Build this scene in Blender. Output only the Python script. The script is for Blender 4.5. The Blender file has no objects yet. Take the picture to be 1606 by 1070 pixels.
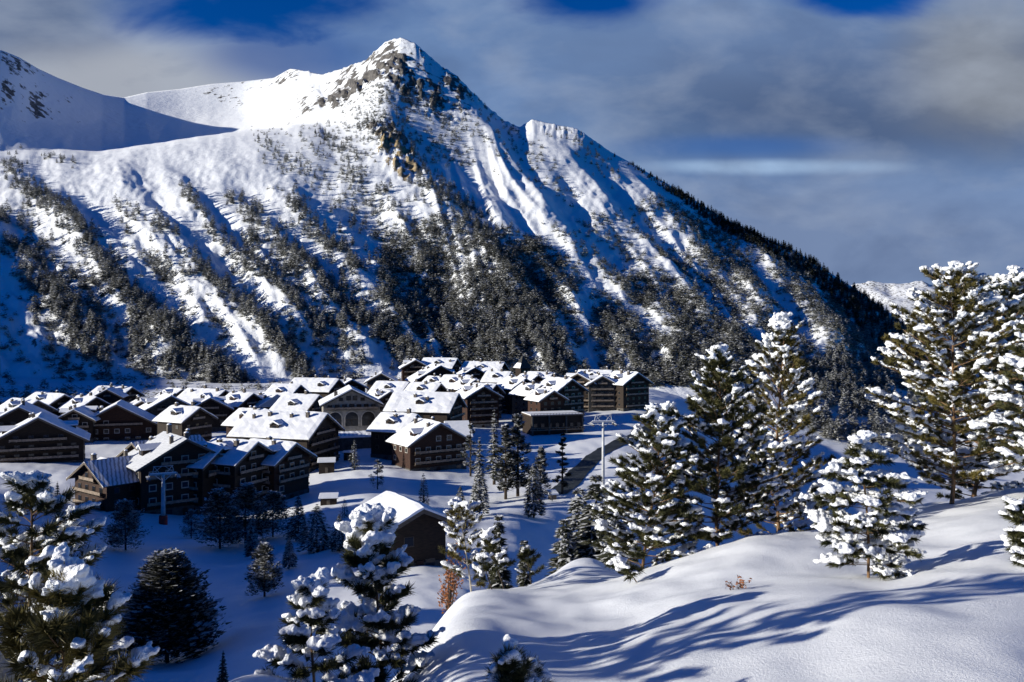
import bpy, bmesh, math, random
import numpy as np
from mathutils import Vector, Matrix, Euler

# ------------------------------------------------------------------ scene, camera
scn = bpy.context.scene
COL = scn.collection
F, CX, HOR = 1391.0, 803.0, 500.0          # focal length, centre column and horizon row of the photograph
cd = bpy.data.cameras.new('camera'); cam = bpy.data.objects.new('camera', cd); COL.objects.link(cam)
cd.sensor_width = 36.0; cd.lens = 36.0*F/1606.0; cd.shift_y = -35.0/1606.0
cd.clip_start = 0.1; cd.clip_end = 30000
cam.location = (0, 0, 0); cam.rotation_euler = (math.radians(90), 0, 0)
scn.camera = cam
scn.render.engine = 'CYCLES'
scn.cycles.max_bounces = 6; scn.cycles.diffuse_bounces = 3; scn.cycles.glossy_bounces = 2
scn.view_settings.view_transform = 'Standard'; scn.view_settings.look = 'None'
scn.view_settings.exposure = EXPOSURE = 0.5; scn.view_settings.gamma = 1.0

def at(px, py, D):                           # a sight line of the photo at distance D along the view
    return Vector(((px-CX)/F*D, D, -(py-HOR)/F*D))

# ------------------------------------------------------------------ noise
def hash2(ix, iy, seed):
    h = (ix.astype(np.int64)*374761393 + iy.astype(np.int64)*668265263 + seed*974711) & 0xffffffff
    h = ((h ^ (h >> 13))*1274126177) & 0xffffffff
    h = (h ^ (h >> 16)) & 0xffffffff
    return h.astype(np.float64)/4294967296.0
def pnoise(x, y, seed=0):
    x = np.asarray(x, float); y = np.asarray(y, float)
    ix = np.floor(x); iy = np.floor(y); fx = x-ix; fy = y-iy
    def g(dx, dy):
        a = hash2(ix+dx, iy+dy, seed)*2*np.pi
        return np.cos(a)*(fx-dx)+np.sin(a)*(fy-dy)
    u = fx*fx*fx*(fx*(fx*6-15)+10); v = fy*fy*fy*(fy*(fy*6-15)+10)
    a = g(0,0)*(1-u)+g(1,0)*u; b = g(0,1)*(1-u)+g(1,1)*u
    return (a*(1-v)+b*v)*1.5
def fbm(x, y, seed=0, octv=4, gain=0.5):
    s = 0; a = 1
    for o in range(octv):
        s = s+a*pnoise(x*2**o, y*2**o, seed+o*17); a *= gain
    return s
def sstep(a, b, x):
    t = np.clip((x-a)/(b-a), 0, 1); return t*t*(3-2*t)

class RBF:
    def __init__(s, P, V, c=0.3, smooth=0.0):
        s.P = np.array(P, float); V = np.array(V, float); s.c = c
        n = len(s.P)
        d = np.sqrt(((s.P[:,None]-s.P[None])**2).sum(2)+c*c)
        A = np.zeros((n+3, n+3)); A[:n,:n] = -d+np.eye(n)*smooth
        Q = np.c_[np.ones(n), s.P]; A[:n,n:] = Q; A[n:,:n] = Q.T
        s.w = np.linalg.solve(A, np.r_[V, 0, 0, 0]); s.n = n
    def __call__(s, x, y):
        x = np.asarray(x, float); y = np.asarray(y, float); sh = np.broadcast(x, y).shape
        x = np.broadcast_to(x, sh).ravel(); y = np.broadcast_to(y, sh).ravel()
        r = s.w[s.n]+s.w[s.n+1]*x+s.w[s.n+2]*y
        for i in range(s.n):
            r = r-s.w[i]*np.sqrt((x-s.P[i,0])**2+(y-s.P[i,1])**2+s.c*s.c)
        return r.reshape(sh)

# ------------------------------------------------------------------ object helpers
def tag(o, label=None, cat=None, group=None, kind=None):
    if label: o['label'] = label
    if cat: o['category'] = cat
    if group: o['group'] = group
    if kind: o['kind'] = kind
    return o
def empty(name, loc, rz=0.0):
    o = bpy.data.objects.new(name, None); COL.objects.link(o)
    o.location = loc; o.rotation_euler = (0, 0, rz); o.empty_display_size = 0.3
    return o
def link(name, me, parent=None):
    o = bpy.data.objects.new(name, me); COL.objects.link(o)
    if parent: o.parent = parent
    return o
def np_mesh(name, V, Fc, mats, midx=None, smooth=False):
    """V (n,3), Fc (m,k) with k = 3 or 4"""
    me = bpy.data.meshes.new(name)
    V = np.ascontiguousarray(V, dtype=np.float32); Fc = np.ascontiguousarray(Fc, dtype=np.int32)
    m, k = Fc.shape
    me.vertices.add(len(V)); me.vertices.foreach_set('co', V.ravel())
    me.loops.add(m*k); me.loops.foreach_set('vertex_index', Fc.ravel())
    me.polygons.add(m); me.polygons.foreach_set('loop_start', np.arange(0, m*k, k, dtype=np.int32))
    try: me.polygons.foreach_set('loop_total', np.full(m, k, dtype=np.int32))
    except Exception: pass
    if midx is not None: me.polygons.foreach_set('material_index', np.ascontiguousarray(midx, dtype=np.int32))
    me.polygons.foreach_set('use_smooth', np.full(m, smooth, dtype=bool))
    for x in mats: me.materials.append(x)
    me.update(calc_edges=True); me.validate()
    return me
class MB:
    """collects shapes, links them as one mesh object"""
    def __init__(s): s.v = []; s.f = []; s.m = []
    def add(s, V, Fs, mi=0):
        b = len(s.v); s.v += [tuple(p) for p in V]; s.f += [tuple(b+i for i in f) for f in Fs]; s.m += [mi]*len(Fs)
    def box(s, x0, x1, y0, y1, z0, z1, mi=0):
        V = [(x0,y0,z0),(x1,y0,z0),(x1,y1,z0),(x0,y1,z0),(x0,y0,z1),(x1,y0,z1),(x1,y1,z1),(x0,y1,z1)]
        s.add(V, [(3,2,1,0),(4,5,6,7),(0,1,5,4),(1,2,6,5),(2,3,7,6),(3,0,4,7)], mi)
    def tube(s, pts, rad, n=6, mi=0, cap=True):
        pts = [Vector(p) for p in pts]; k = len(pts); V = []
        for i, p in enumerate(pts):
            d = (pts[min(i+1,k-1)]-pts[max(i-1,0)]).normalized()
            a = d.cross(Vector((0.31,0.2,0.93)) if abs(d.z) < 0.9 else Vector((1,0.1,0))).normalized(); b = d.cross(a)
            r = rad[i] if hasattr(rad, '__len__') else rad
            for j in range(n):
                t = 2*math.pi*j/n; V.append(p+a*(math.cos(t)*r)+b*(math.sin(t)*r))
        Fs = [(i*n+j, i*n+(j+1)%n, (i+1)*n+(j+1)%n, (i+1)*n+j) for i in range(k-1) for j in range(n)]
        if cap: Fs += [tuple(range(n-1,-1,-1)), tuple((k-1)*n+j for j in range(n))]
        s.add(V, Fs, mi)
    def bar(s, a, b, r, mi=0): s.tube([a, b], r, 4, mi)
    def mesh(s, name, mats, smooth=False):
        me = bpy.data.meshes.new(name); me.from_pydata(s.v, [], s.f)
        for x in mats: me.materials.append(x)
        me.polygons.foreach_set('material_index', s.m)
        if smooth: me.polygons.foreach_set('use_smooth', [True]*len(me.polygons))
        me.update(); return me
    def build(s, name, mats, parent=None, smooth=False):
        if not isinstance(mats, (list, tuple)): mats = [mats]
        return link(name, s.mesh(name, mats, smooth), parent)

# ------------------------------------------------------------------ materials
def new_mat(name):
    m = bpy.data.materials.new(name); m.use_nodes = True
    nt = m.node_tree; b = nt.nodes['Principled BSDF']
    return m, nt, b
def N(nt, typ, **kw):
    n = nt.nodes.new(typ)
    for k, v in kw.items():
        if k.startswith('i_'):
            n.inputs[k[2:].replace('_', ' ')].default_value = v
        else: setattr(n, k, v)
    return n
def ramp(nt, fac, stops):
    r = nt.nodes.new('ShaderNodeValToRGB'); e = r.color_ramp.elements
    while len(e) < len(stops): e.new(0.5)
    for q, (p, c) in zip(e, stops): q.position = p; q.color = (*c, 1) if len(c) == 3 else c
    nt.links.new(fac, r.inputs[0]); return r.outputs[0]
def noise_mat(name, c0, c1, scale, rough=0.8, bump=0.0, bscale=None, stretch=None, detail=4, lo=0.35, hi=0.65, spec=0.3):
    m, nt, b = new_mat(name)
    tc = N(nt, 'ShaderNodeTexCoord'); src = tc.outputs['Object']
    if stretch:
        mp = N(nt, 'ShaderNodeMapping'); mp.inputs['Scale'].default_value = stretch
        nt.links.new(src, mp.inputs[0]); src = mp.outputs[0]
    n = N(nt, 'ShaderNodeTexNoise'); n.inputs['Scale'].default_value = scale; n.inputs['Detail'].default_value = detail
    nt.links.new(src, n.inputs['Vector'])
    nt.links.new(ramp(nt, n.outputs['Fac'], [(lo, c0), (hi, c1)]), b.inputs['Base Color'])
    b.inputs['Roughness'].default_value = rough; b.inputs['Specular IOR Level'].default_value = spec
    if bump:
        n2 = N(nt, 'ShaderNodeTexNoise'); n2.inputs['Scale'].default_value = bscale or scale*3; n2.inputs['Detail'].default_value = 5
        nt.links.new(src, n2.inputs['Vector'])
        bp = N(nt, 'ShaderNodeBump'); bp.inputs['Strength'].default_value = bump; bp.inputs['Distance'].default_value = 0.05
        nt.links.new(n2.outputs['Fac'], bp.inputs['Height']); nt.links.new(bp.outputs[0], b.inputs['Normal'])
    return m
SNOW_C = (0.84, 0.86, 0.89)
M = {}
def snow_ground():
    m, nt, b = new_mat('snow_ground')
    tc = N(nt, 'ShaderNodeTexCoord')
    n1 = N(nt, 'ShaderNodeTexNoise', i_Scale=0.9, i_Detail=6.0); nt.links.new(tc.outputs['Object'], n1.inputs['Vector'])
    n2 = N(nt, 'ShaderNodeTexNoise', i_Scale=46.0, i_Detail=8.0, i_Roughness=0.7); nt.links.new(tc.outputs['Object'], n2.inputs['Vector'])
    n3 = N(nt, 'ShaderNodeTexNoise', i_Scale=0.12, i_Detail=4.0); nt.links.new(tc.outputs['Object'], n3.inputs['Vector'])
    nt.links.new(ramp(nt, n3.outputs['Fac'], [(0.35, (0.80,0.82,0.86)), (0.65, (0.88,0.89,0.91))]), b.inputs['Base Color'])
    b1 = N(nt, 'ShaderNodeBump', i_Strength=0.35, i_Distance=0.12); nt.links.new(n1.outputs['Fac'], b1.inputs['Height'])
    b2 = N(nt, 'ShaderNodeBump', i_Strength=0.5, i_Distance=0.025); nt.links.new(n2.outputs['Fac'], b2.inputs['Height'])
    nt.links.new(b1.outputs[0], b2.inputs['Normal']); nt.links.new(b2.outputs[0], b.inputs['Normal'])
    b.inputs['Roughness'].default_value = 0.55; b.inputs['Specular IOR Level'].default_value = 0.35
    return m
M['snow_ground'] = snow_ground()
M['snow'] = noise_mat('snow', (0.80,0.82,0.86), (0.90,0.91,0.93), 6.0, 0.6, 0.6, 34.0)
M['roof_snow'] = noise_mat('roof_snow', (0.80,0.82,0.86), (0.90,0.91,0.93), 0.6, 0.6, 0.35, 2.0)
def mountain_mat():
    m, nt, b = new_mat('mountain_side')
    L = nt.links
    tc = N(nt, 'ShaderNodeTexCoord'); geo = N(nt, 'ShaderNodeNewGeometry')
    ar = N(nt, 'ShaderNodeAttribute', attribute_name='rock'); ao = N(nt, 'ShaderNodeAttribute', attribute_name='ochre')
    sx = N(nt, 'ShaderNodeSeparateXYZ'); L.new(geo.outputs['Normal'], sx.inputs[0])
    n1 = N(nt, 'ShaderNodeTexNoise', i_Scale=0.045, i_Detail=9.0, i_Roughness=0.68); L.new(tc.outputs['Object'], n1.inputs['Vector'])
    n2 = N(nt, 'ShaderNodeTexNoise', i_Scale=0.16, i_Detail=6.0); L.new(tc.outputs['Object'], n2.inputs['Vector'])
    def mth(op, a, c):
        x = N(nt, 'ShaderNodeMath', operation=op)
        for k, v in enumerate((a, c)):
            if isinstance(v, (int, float)): x.inputs[k].default_value = v
            else: L.new(v, x.inputs[k])
        return x.outputs[0]
    # steep ground loses its snow, the crags most of all
    steep = mth('SUBTRACT', 0.86, sx.outputs['Z'])
    s = mth('ADD', mth('MULTIPLY', steep, 1.1), mth('MULTIPLY', mth('SUBTRACT', n1.outputs['Fac'], 0.52), 2.8))
    s = mth('ADD', s, mth('MULTIPLY', mth('SUBTRACT', ar.outputs['Fac'], 0.50), 0.9))
    msk = ramp(nt, s, [(0.0, (0,0,0)), (0.13, (1,1,1))])
    rock = ramp(nt, n2.outputs['Fac'], [(0.3, (0.05,0.048,0.046)), (0.55, (0.13,0.12,0.11)), (0.75, (0.24,0.22,0.19))])
    mx = N(nt, 'ShaderNodeMix', data_type='RGBA'); L.new(ao.outputs['Fac'], mx.inputs[0]); L.new(rock, mx.inputs[6])
    och = ramp(nt, n2.outputs['Fac'], [(0.3, (0.16,0.12,0.07)), (0.6, (0.42,0.32,0.18))]); L.new(och, mx.inputs[7])
    fin = N(nt, 'ShaderNodeMix', data_type='RGBA'); L.new(msk, fin.inputs[0])
    fin.inputs[6].default_value = (*SNOW_C, 1); L.new(mx.outputs[2], fin.inputs[7])
    L.new(fin.outputs[2], b.inputs['Base Color'])
    bp = N(nt, 'ShaderNodeBump', i_Strength=0.55, i_Distance=4.0); L.new(n1.outputs['Fac'], bp.inputs['Height'])
    L.new(bp.outputs[0], b.inputs['Normal'])
    b.inputs['Roughness'].default_value = 0.7; b.inputs['Specular IOR Level'].default_value = 0.2
    return m
M['mountain'] = mountain_mat()
M['needle'] = noise_mat('pine_needle', (0.022,0.027,0.009), (0.085,0.08,0.026), 2.2, 0.6)
M['needle_gold'] = noise_mat('golden_pine_needle', (0.045,0.042,0.011), (0.17,0.135,0.036), 2.2, 0.6)
M['needle_dark'] = noise_mat('dark_needle', (0.018,0.023,0.013), (0.055,0.056,0.034), 0.7, 0.7)
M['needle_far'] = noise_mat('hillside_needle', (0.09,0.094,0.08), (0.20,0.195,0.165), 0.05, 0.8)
M['frost'] = noise_mat('frosted_needle', (0.42,0.43,0.45), (0.66,0.67,0.69), 0.8, 0.8)
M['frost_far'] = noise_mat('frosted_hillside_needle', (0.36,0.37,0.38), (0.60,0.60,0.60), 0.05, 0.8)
M['bark'] = noise_mat('pine_bark', (0.10,0.055,0.028), (0.26,0.16,0.085), 9.0, 0.85, 0.5, 30, (1,1,0.3))
M['bark_grey'] = noise_mat('birch_bark', (0.25,0.22,0.18), (0.55,0.52,0.46), 7.0, 0.8, 0.4, 25, (1,1,0.3))
M['bark_dark'] = noise_mat('dark_bark', (0.03,0.022,0.016), (0.07,0.05,0.035), 2.0, 0.9)
M['leaf_rust'] = noise_mat('rust_leaf', (0.17,0.06,0.022), (0.36,0.14,0.052), 6.0, 0.7)
M['wood'] = noise_mat('dark_larch_wood', (0.013,0.008,0.006), (0.032,0.02,0.0125), 1.2, 0.75, 0.4, 6, (1,1,6))
M['wood_red'] = noise_mat('red_larch_wood', (0.018,0.008,0.005), (0.05,0.02,0.011), 1.2, 0.75, 0.4, 6, (1,1,6))
M['wood_grey'] = noise_mat('grey_timber', (0.075,0.06,0.047), (0.15,0.122,0.095), 1.4, 0.8, 0.3, 6, (1,1,6))
M['rail'] = noise_mat('weathered_rail', (0.16,0.125,0.095), (0.30,0.24,0.185), 1.5, 0.8)
M['render'] = noise_mat('pale_render', (0.20,0.185,0.16), (0.30,0.28,0.25), 0.8, 0.9, 0.2, 6)
M['render_dim'] = noise_mat('stone_render', (0.05,0.045,0.038), (0.10,0.09,0.078), 0.8, 0.9, 0.3, 5)
M['frame_pale'] = noise_mat('pale_window_frame', (0.28,0.26,0.225), (0.42,0.39,0.35), 1.0, 0.8)
M['slate'] = noise_mat('dark_shingle', (0.03,0.03,0.03), (0.075,0.07,0.062), 1.4, 0.8, 0.3, 5)
M['stone'] = noise_mat('chimney_stone', (0.07,0.06,0.05), (0.17,0.15,0.13), 1.6, 0.9, 0.4, 5)
M['asphalt'] = noise_mat('wet_asphalt', (0.012,0.016,0.018), (0.035,0.042,0.046), 0.4, 0.65)
M['steel'] = noise_mat('galvanised_steel', (0.40,0.41,0.42), (0.55,0.56,0.57), 1.0, 0.45)
M['steel_dark'] = noise_mat('dark_steel', (0.06,0.06,0.065), (0.12,0.12,0.125), 1.0, 0.5)
M['red_paint'] = noise_mat('red_paint', (0.42,0.018,0.012), (0.55,0.03,0.02), 1.2, 0.5)
M['skin'] = noise_mat('skin', (0.5,0.3,0.22), (0.55,0.34,0.25), 3, 0.6)
M['cloth'] = noise_mat('ski_clothing', (0.02,0.022,0.03), (0.05,0.05,0.06), 6, 0.8)
M['cloth_red'] = noise_mat('red_jacket', (0.25,0.03,0.03), (0.33,0.05,0.04), 6, 0.8)
def glass_mat():
    m, nt, b = new_mat('window_glass')
    b.inputs['Base Color'].default_value = (0.012,0.014,0.018,1); b.inputs['Roughness'].default_value = 0.12
    b.inputs['Specular IOR Level'].default_value = 0.5
    return m
M['glass'] = glass_mat()
def thin_snow_mat():
    m, nt, b = new_mat('thin_snow_on_shingle')
    tc = N(nt, 'ShaderNodeTexCoord'); L = nt.links
    w = N(nt, 'ShaderNodeTexWave', i_Scale=0.55, i_Distortion=3.0, i_Detail=3.0); w.bands_direction = 'DIAGONAL'
    L.new(tc.outputs['Object'], w.inputs['Vector'])
    n = N(nt, 'ShaderNodeTexNoise', i_Scale=0.5, i_Detail=6.0); L.new(tc.outputs['Object'], n.inputs['Vector'])
    a = N(nt, 'ShaderNodeMath', operation='MULTIPLY'); L.new(w.outputs['Fac'], a.inputs[0]); L.new(n.outputs['Fac'], a.inputs[1])
    L.new(ramp(nt, a.outputs[0], [(0.05, (0.30,0.31,0.33)), (0.30, (0.78,0.80,0.84))]), b.inputs['Base Color'])
    b.inputs['Roughness'].default_value = 0.7
    return m
M['thin_snow'] = thin_snow_mat()

# ------------------------------------------------------------------ the ground: foreground knoll and valley floor
GC = {  # column of sight -> (distance, height)
 -1700:[(1.5,-1.5),(6,-2.0),(20,-6),(60,-6),(80,-4),(100,3),(112,12),(125,22),(145,20),(165,2),(185,-16),(230,-20),(300,-10),(450,80),(620,150)],  # far left columns: unseen hill, shaped to shade the valley
 -1000:[(1.5,-1.6),(6,-3.0),(20,-7),(60,-12),(80,-12),(100,-9),(112,-3),(130,4),(150,4),(168,-2),(182,-12),(200,-24),(250,-24),(320,-10),(450,60),(620,115)],
 -500: [(1.5,-1.7),(4,-2.9),(10,-5.5),(20,-10),(40,-17),(80,-22),(130,-17),(160,-14),(185,-16),(205,-26),(225,-38),(300,-36),(450,-5),(620,45)],
 -260: [(2,-1.9),(4,-2.7),(8,-5),(20,-11),(40,-20),(70,-27),(98,-31),(130,-31),(165,-26),(185,-19),(200,-20),(218,-34),(240,-41),(300,-41),(400,-38),(620,-15)],
 -150: [(2,-1.9),(4,-2.7),(8,-5),(12,-7.5),(20,-12),(40,-21),(70,-29),(98,-34),(130,-37),(174,-40),(235,-43),(300,-43),(400,-42),(620,-35)],
 100: [(2,-2.0),(4,-2.6),(8,-5),(12,-7.5),(20,-12),(40,-22),(70,-31),(98,-37),(130,-41),(174,-45),(235,-50),(275,-48),(300,-49.5),(400,-48),(620,-42)],
 290: [(2,-2),(4,-2.25),(6,-2.7),(8,-3.8),(12,-6.8),(20,-12),(40,-22),(70,-31),(98,-37.5),(130,-42),(174,-46),(235,-53),(300,-52),(400,-50),(620,-43)],
 430: [(2,-2),(4,-2.2),(6,-2.5),(8,-3.25),(12,-5.8),(20,-11),(40,-21),(70,-29),(100,-35),(130,-40),(170,-45),(220,-52),(300,-53),(400,-52),(620,-45)],
 600: [(3,-2.25),(5,-2.6),(7,-3.1),(9,-3.8),(12,-5.2),(16,-7.6),(20,-10.5),(40,-20),(80,-33),(120,-37),(150,-40),(200,-46),(250,-50.5),(300,-51),(400,-49),(620,-44)],
 700: [(3,-2.2),(5,-2.4),(7,-2.8),(9,-3.2),(12,-4.05),(15,-5.0),(18,-6.6),(24,-11),(40,-19),(80,-33),(120,-37),(150,-40),(200,-45.5),(250,-52),(300,-52.5),(400,-50.5),(620,-46)],
 800: [(3,-2.2),(5,-2.35),(6.5,-2.65),(9,-3.15),(13,-4.05),(16,-4.9),(19,-6.2),(24,-9),(40,-18),(80,-33),(110,-38),(150,-41.5),(200,-44.5),(250,-52),(300,-53.5),(400,-51.5),(620,-47)],
 930: [(3,-2.2),(5,-2.4),(8,-2.95),(13,-4),(18,-5),(20,-5.4),(24,-7.5),(40,-18),(80,-36),(150,-47),(230,-51),(300,-53),(400,-50.5),(470,-49),(620,-50)],
 1030:[(3,-2.15),(5,-2.35),(8,-2.8),(12,-3.55),(14,-3.9),(16,-4.7),(20,-6.5),(40,-20),(80,-38),(150,-51),(300,-55),(420,-51.5),(470,-50),(620,-52)],
 1180:[(3,-2.05),(5,-2.25),(8,-2.65),(11,-3.1),(13,-3.25),(15,-3.7),(20,-6),(40,-19),(80,-38),(150,-54),(300,-68),(450,-74),(620,-76)],
 1400:[(3,-2.0),(5,-2.12),(7,-2.3),(10,-2.92),(14,-3.3),(17,-3.7),(22,-5.4),(40,-17),(80,-38),(150,-58),(300,-76),(620,-92)],
 1606:[(1.5,-1.75),(3,-1.95),(5,-2.08),(7,-2.22),(10,-2.6),(14,-2.95),(17,-3.27),(22,-4.6),(40,-15),(80,-36),(150,-58),(300,-80),(620,-100)],
 2100:[(1.5,-1.7),(4.3,-2.0),(10,-2.1),(17,-2.4),(25,-3.6),(40,-10),(80,-30),(150,-55),(300,-80),(620,-85)],
 2700:[(1.5,-1.6),(4.3,-1.9),(10,-1.7),(17,-1.2),(40,-3),(80,-22),(150,-50),(300,-85),(620,-95)],
}
_P, _V = [], []
for c, L_ in GC.items():
    for D, z in L_:
        _P.append((c/260.0, math.log(D)*1.6)); _V.append(z/D)
_GR = RBF(_P, _V, 0.22, 0.002)
def ground_z(x, y):
    x = np.asarray(x, float); y = np.maximum(np.asarray(y, float), 1.0)
    px = np.clip(CX+F*x/y, -1800, 2800)
    z = _GR(px/260.0, np.log(y)*1.6)*y
    near = 1-sstep(14, 60, y)
    z = z+near*(0.062*fbm(x*0.55, y*0.42, 3, 3)+0.022*pnoise(x*1.9, y*1.5, 9))
    z = z+sstep(25, 90, y)*(0.9*fbm(x*0.03, y*0.03, 21, 4)+0.18*fbm(x*0.2, y*0.2, 5, 2))
    return z
def gz(x, y): return float(ground_z(x, y))
def ground_hit(px, py, d0=95.0, d1=620.0):       # where that sight line meets the valley floor
    d = np.linspace(d0, d1, 900); x = (px-CX)/F*d
    pg = HOR-F*ground_z(x, d)/d
    i = int(np.argmax(pg <= py)) if (pg <= py).any() else 899
    return Vector((x[i], d[i], gz(x[i], d[i])))

def grid_faces(r, c):
    i = np.arange(r-1)[:,None]*c+np.arange(c-1)[None]
    return np.stack([i, i+1, i+c+1, i+c], -1).reshape(-1, 4)
cols = np.r_[np.arange(-1780, -60, 32), np.arange(-60, 1670, 5.0), np.arange(1670, 2790, 32)]
rows = np.exp(np.linspace(math.log(1.0), math.log(640), 620))
PX, DD = np.meshgrid(cols, rows)
GX = (PX-CX)/F*DD; GY = DD; GZ = ground_z(GX, GY)
me = np_mesh('snow_ground', np.stack([GX, GY, GZ], -1).reshape(-1, 3), grid_faces(len(rows), len(cols)), [M['snow_ground']], smooth=True)
tag(link('snow_ground', me), kind='structure')
# ground behind the viewpoint
xs = np.linspace(-60, 60, 40); ys = np.linspace(-40, 1.3, 24); BX, BY = np.meshgrid(xs, ys)
BZ = -1.75+0.02*BX+0.3*fbm(BX*0.1, BY*0.1, 4, 3)*sstep(-2, -10, BY)-0.35*sstep(0, 1.3, BY)-0.02
me = np_mesh('snow_field', np.stack([BX, BY, BZ], -1).reshape(-1, 3), grid_faces(24, 40), [M['snow_ground']], smooth=True)
tag(link('snow_field', me), kind='structure')

# ------------------------------------------------------------------ the mountain
SKY = np.array([(-900,90),(-500,95),(-250,85),(-100,76),(0,78),(30,90),(60,108),(90,122),(130,138),(160,148),(195,153),(230,145),(280,140),(330,132),(380,128),
 (430,122),(455,108),(480,112),(505,118),(540,108),(575,95),(590,80),(605,66),(628,60),(650,68),(670,85),(690,104),(715,118),(735,140),(760,165),
 (790,190),(815,200),(835,188),(870,196),(905,203),(930,220),(960,240),(1000,262),(1040,285),(1090,315),(1140,345),(1190,370),(1240,390),
 (1290,420),(1340,452),(1380,482),(1420,510),(1480,552),(1550,590),(1606,615),(1750,660),(2200,760),(2800,800)], float)
def skyline(px): return np.interp(px, SKY[:,0], SKY[:,1])
KN = {  # column -> seven (row, distance) knots: foot, four up the slope, far side of the shoulder, skyline
 -900:[(640,560),(520,580),(420,620),(330,680),(250,800),(240,830),(90,1100)], -500:[(640,550),(520,570),(420,592),(330,632),(245,735),(205,800),(95,1500)],  # unseen spur off to the left, shaped to shade the lower face
 -230:[(640,580),(520,640),(440,720),(340,830),(265,1050),(255,1250),(85,1800)], 0:[(640,590),(520,680),(450,770),(350,950),(243,1260),(238,1550),(78,1950)],
 100:[(640,590),(520,685),(450,775),(350,955),(243,1300),(236,1700),(128,2150)], 200:[(640,590),(520,690),(450,780),(350,960),(240,1330),(231,1900),(153,2350)],
 300:[(640,590),(520,690),(440,800),(340,990),(222,1400),(214,2050),(136,2500)], 400:[(640,590),(520,690),(430,830),(330,1020),(210,1450),(202,2120),(124,2560)],
 470:[(640,595),(510,710),(420,850),(320,1050),(206,1480),(196,1800),(112,2400)], 540:[(640,600),(500,730),(400,900),(300,1120),(210,1420),(190,1540),(107,2020)],
 628:[(640,600),(500,760),(400,930),(300,1150),(220,1380),(150,1640),(60,1880)], 735:[(640,605),(500,770),(400,960),(300,1200),(220,1480),(190,1590),(139,1800)],
 840:[(640,605),(500,790),(430,900),(350,1090),(270,1350),(240,1480),(188,1720)], 960:[(640,605),(520,770),(440,930),(370,1130),(310,1310),(280,1450),(240,1640)],
 1140:[(655,600),(560,730),(500,860),(440,1030),(400,1180),(375,1310),(345,1480)], 1290:[(710,600),(600,720),(540,840),(490,990),(460,1100),(440,1210),(420,1330)],
 1420:[(735,600),(640,720),(590,840),(560,920),(540,1000),(525,1060),(510,1130)], 1606:[(755,600),(700,640),(680,680),(660,740),(640,800),(625,860),(615,900)],
 2200:[(840,600),(820,620),(805,650),(790,680),(780,700),(770,730),(760,750)], 2800:[(860,600),(850,630),(840,650),(830,670),(820,690),(810,695),(800,700)]}
_kc = np.arange(-900, 2801, 4.0); _g = np.exp(-0.5*(np.arange(-30, 31)/9.0)**2); _g /= _g.sum()
def _sm(a): return np.convolve(np.pad(a, 30, mode='edge'), _g, mode='valid')
_ks = sorted(KN)
_KP = [_sm(np.interp(_kc, _ks, [KN[c][k][0] for c in _ks])) for k in range(7)]
_KD = [_sm(np.interp(_kc, _ks, [math.log(KN[c][k][1]) for c in _ks])) for k in range(7)]
def depth(px, py):
    """monotone cubic through the knots of each column"""
    P = [np.interp(px, _kc, a) for a in _KP]; D = [np.interp(px, _kc, a) for a in _KD]
    sk = skyline(px); lift = np.clip(sk-P[6], -60, 60)
    P = [p+lift*w for p, w in zip(P, (0, 0, 0, 0, 0.1, 0.25, 1.0))]
    for k in range(1, 7): P[k] = np.minimum(P[k], P[k-1]-2.0)
    h = [P[k]-P[k+1] for k in range(6)]; d = [(D[k+1]-D[k])/h[k] for k in range(6)]
    m = [d[0]]+[np.where(d[k-1]*d[k] > 0, 2*d[k-1]*d[k]/(np.abs(d[k-1]+d[k])+1e-12)*np.sign(d[k]), 0) for k in range(1, 6)]+[d[5]]
    out = D[0]-(py-P[0])*m[0]
    for k in range(6):
        t = np.clip((P[k]-py)/h[k], 0, 1); t2 = t*t; t3 = t2*t
        v = (2*t3-3*t2+1)*D[k]+(t3-2*t2+t)*h[k]*m[k]+(-2*t3+3*t2)*D[k+1]+(t3-t2)*h[k]*m[k+1]
        out = np.where(py < P[k], v, out)
    return np.exp(out)

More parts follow.
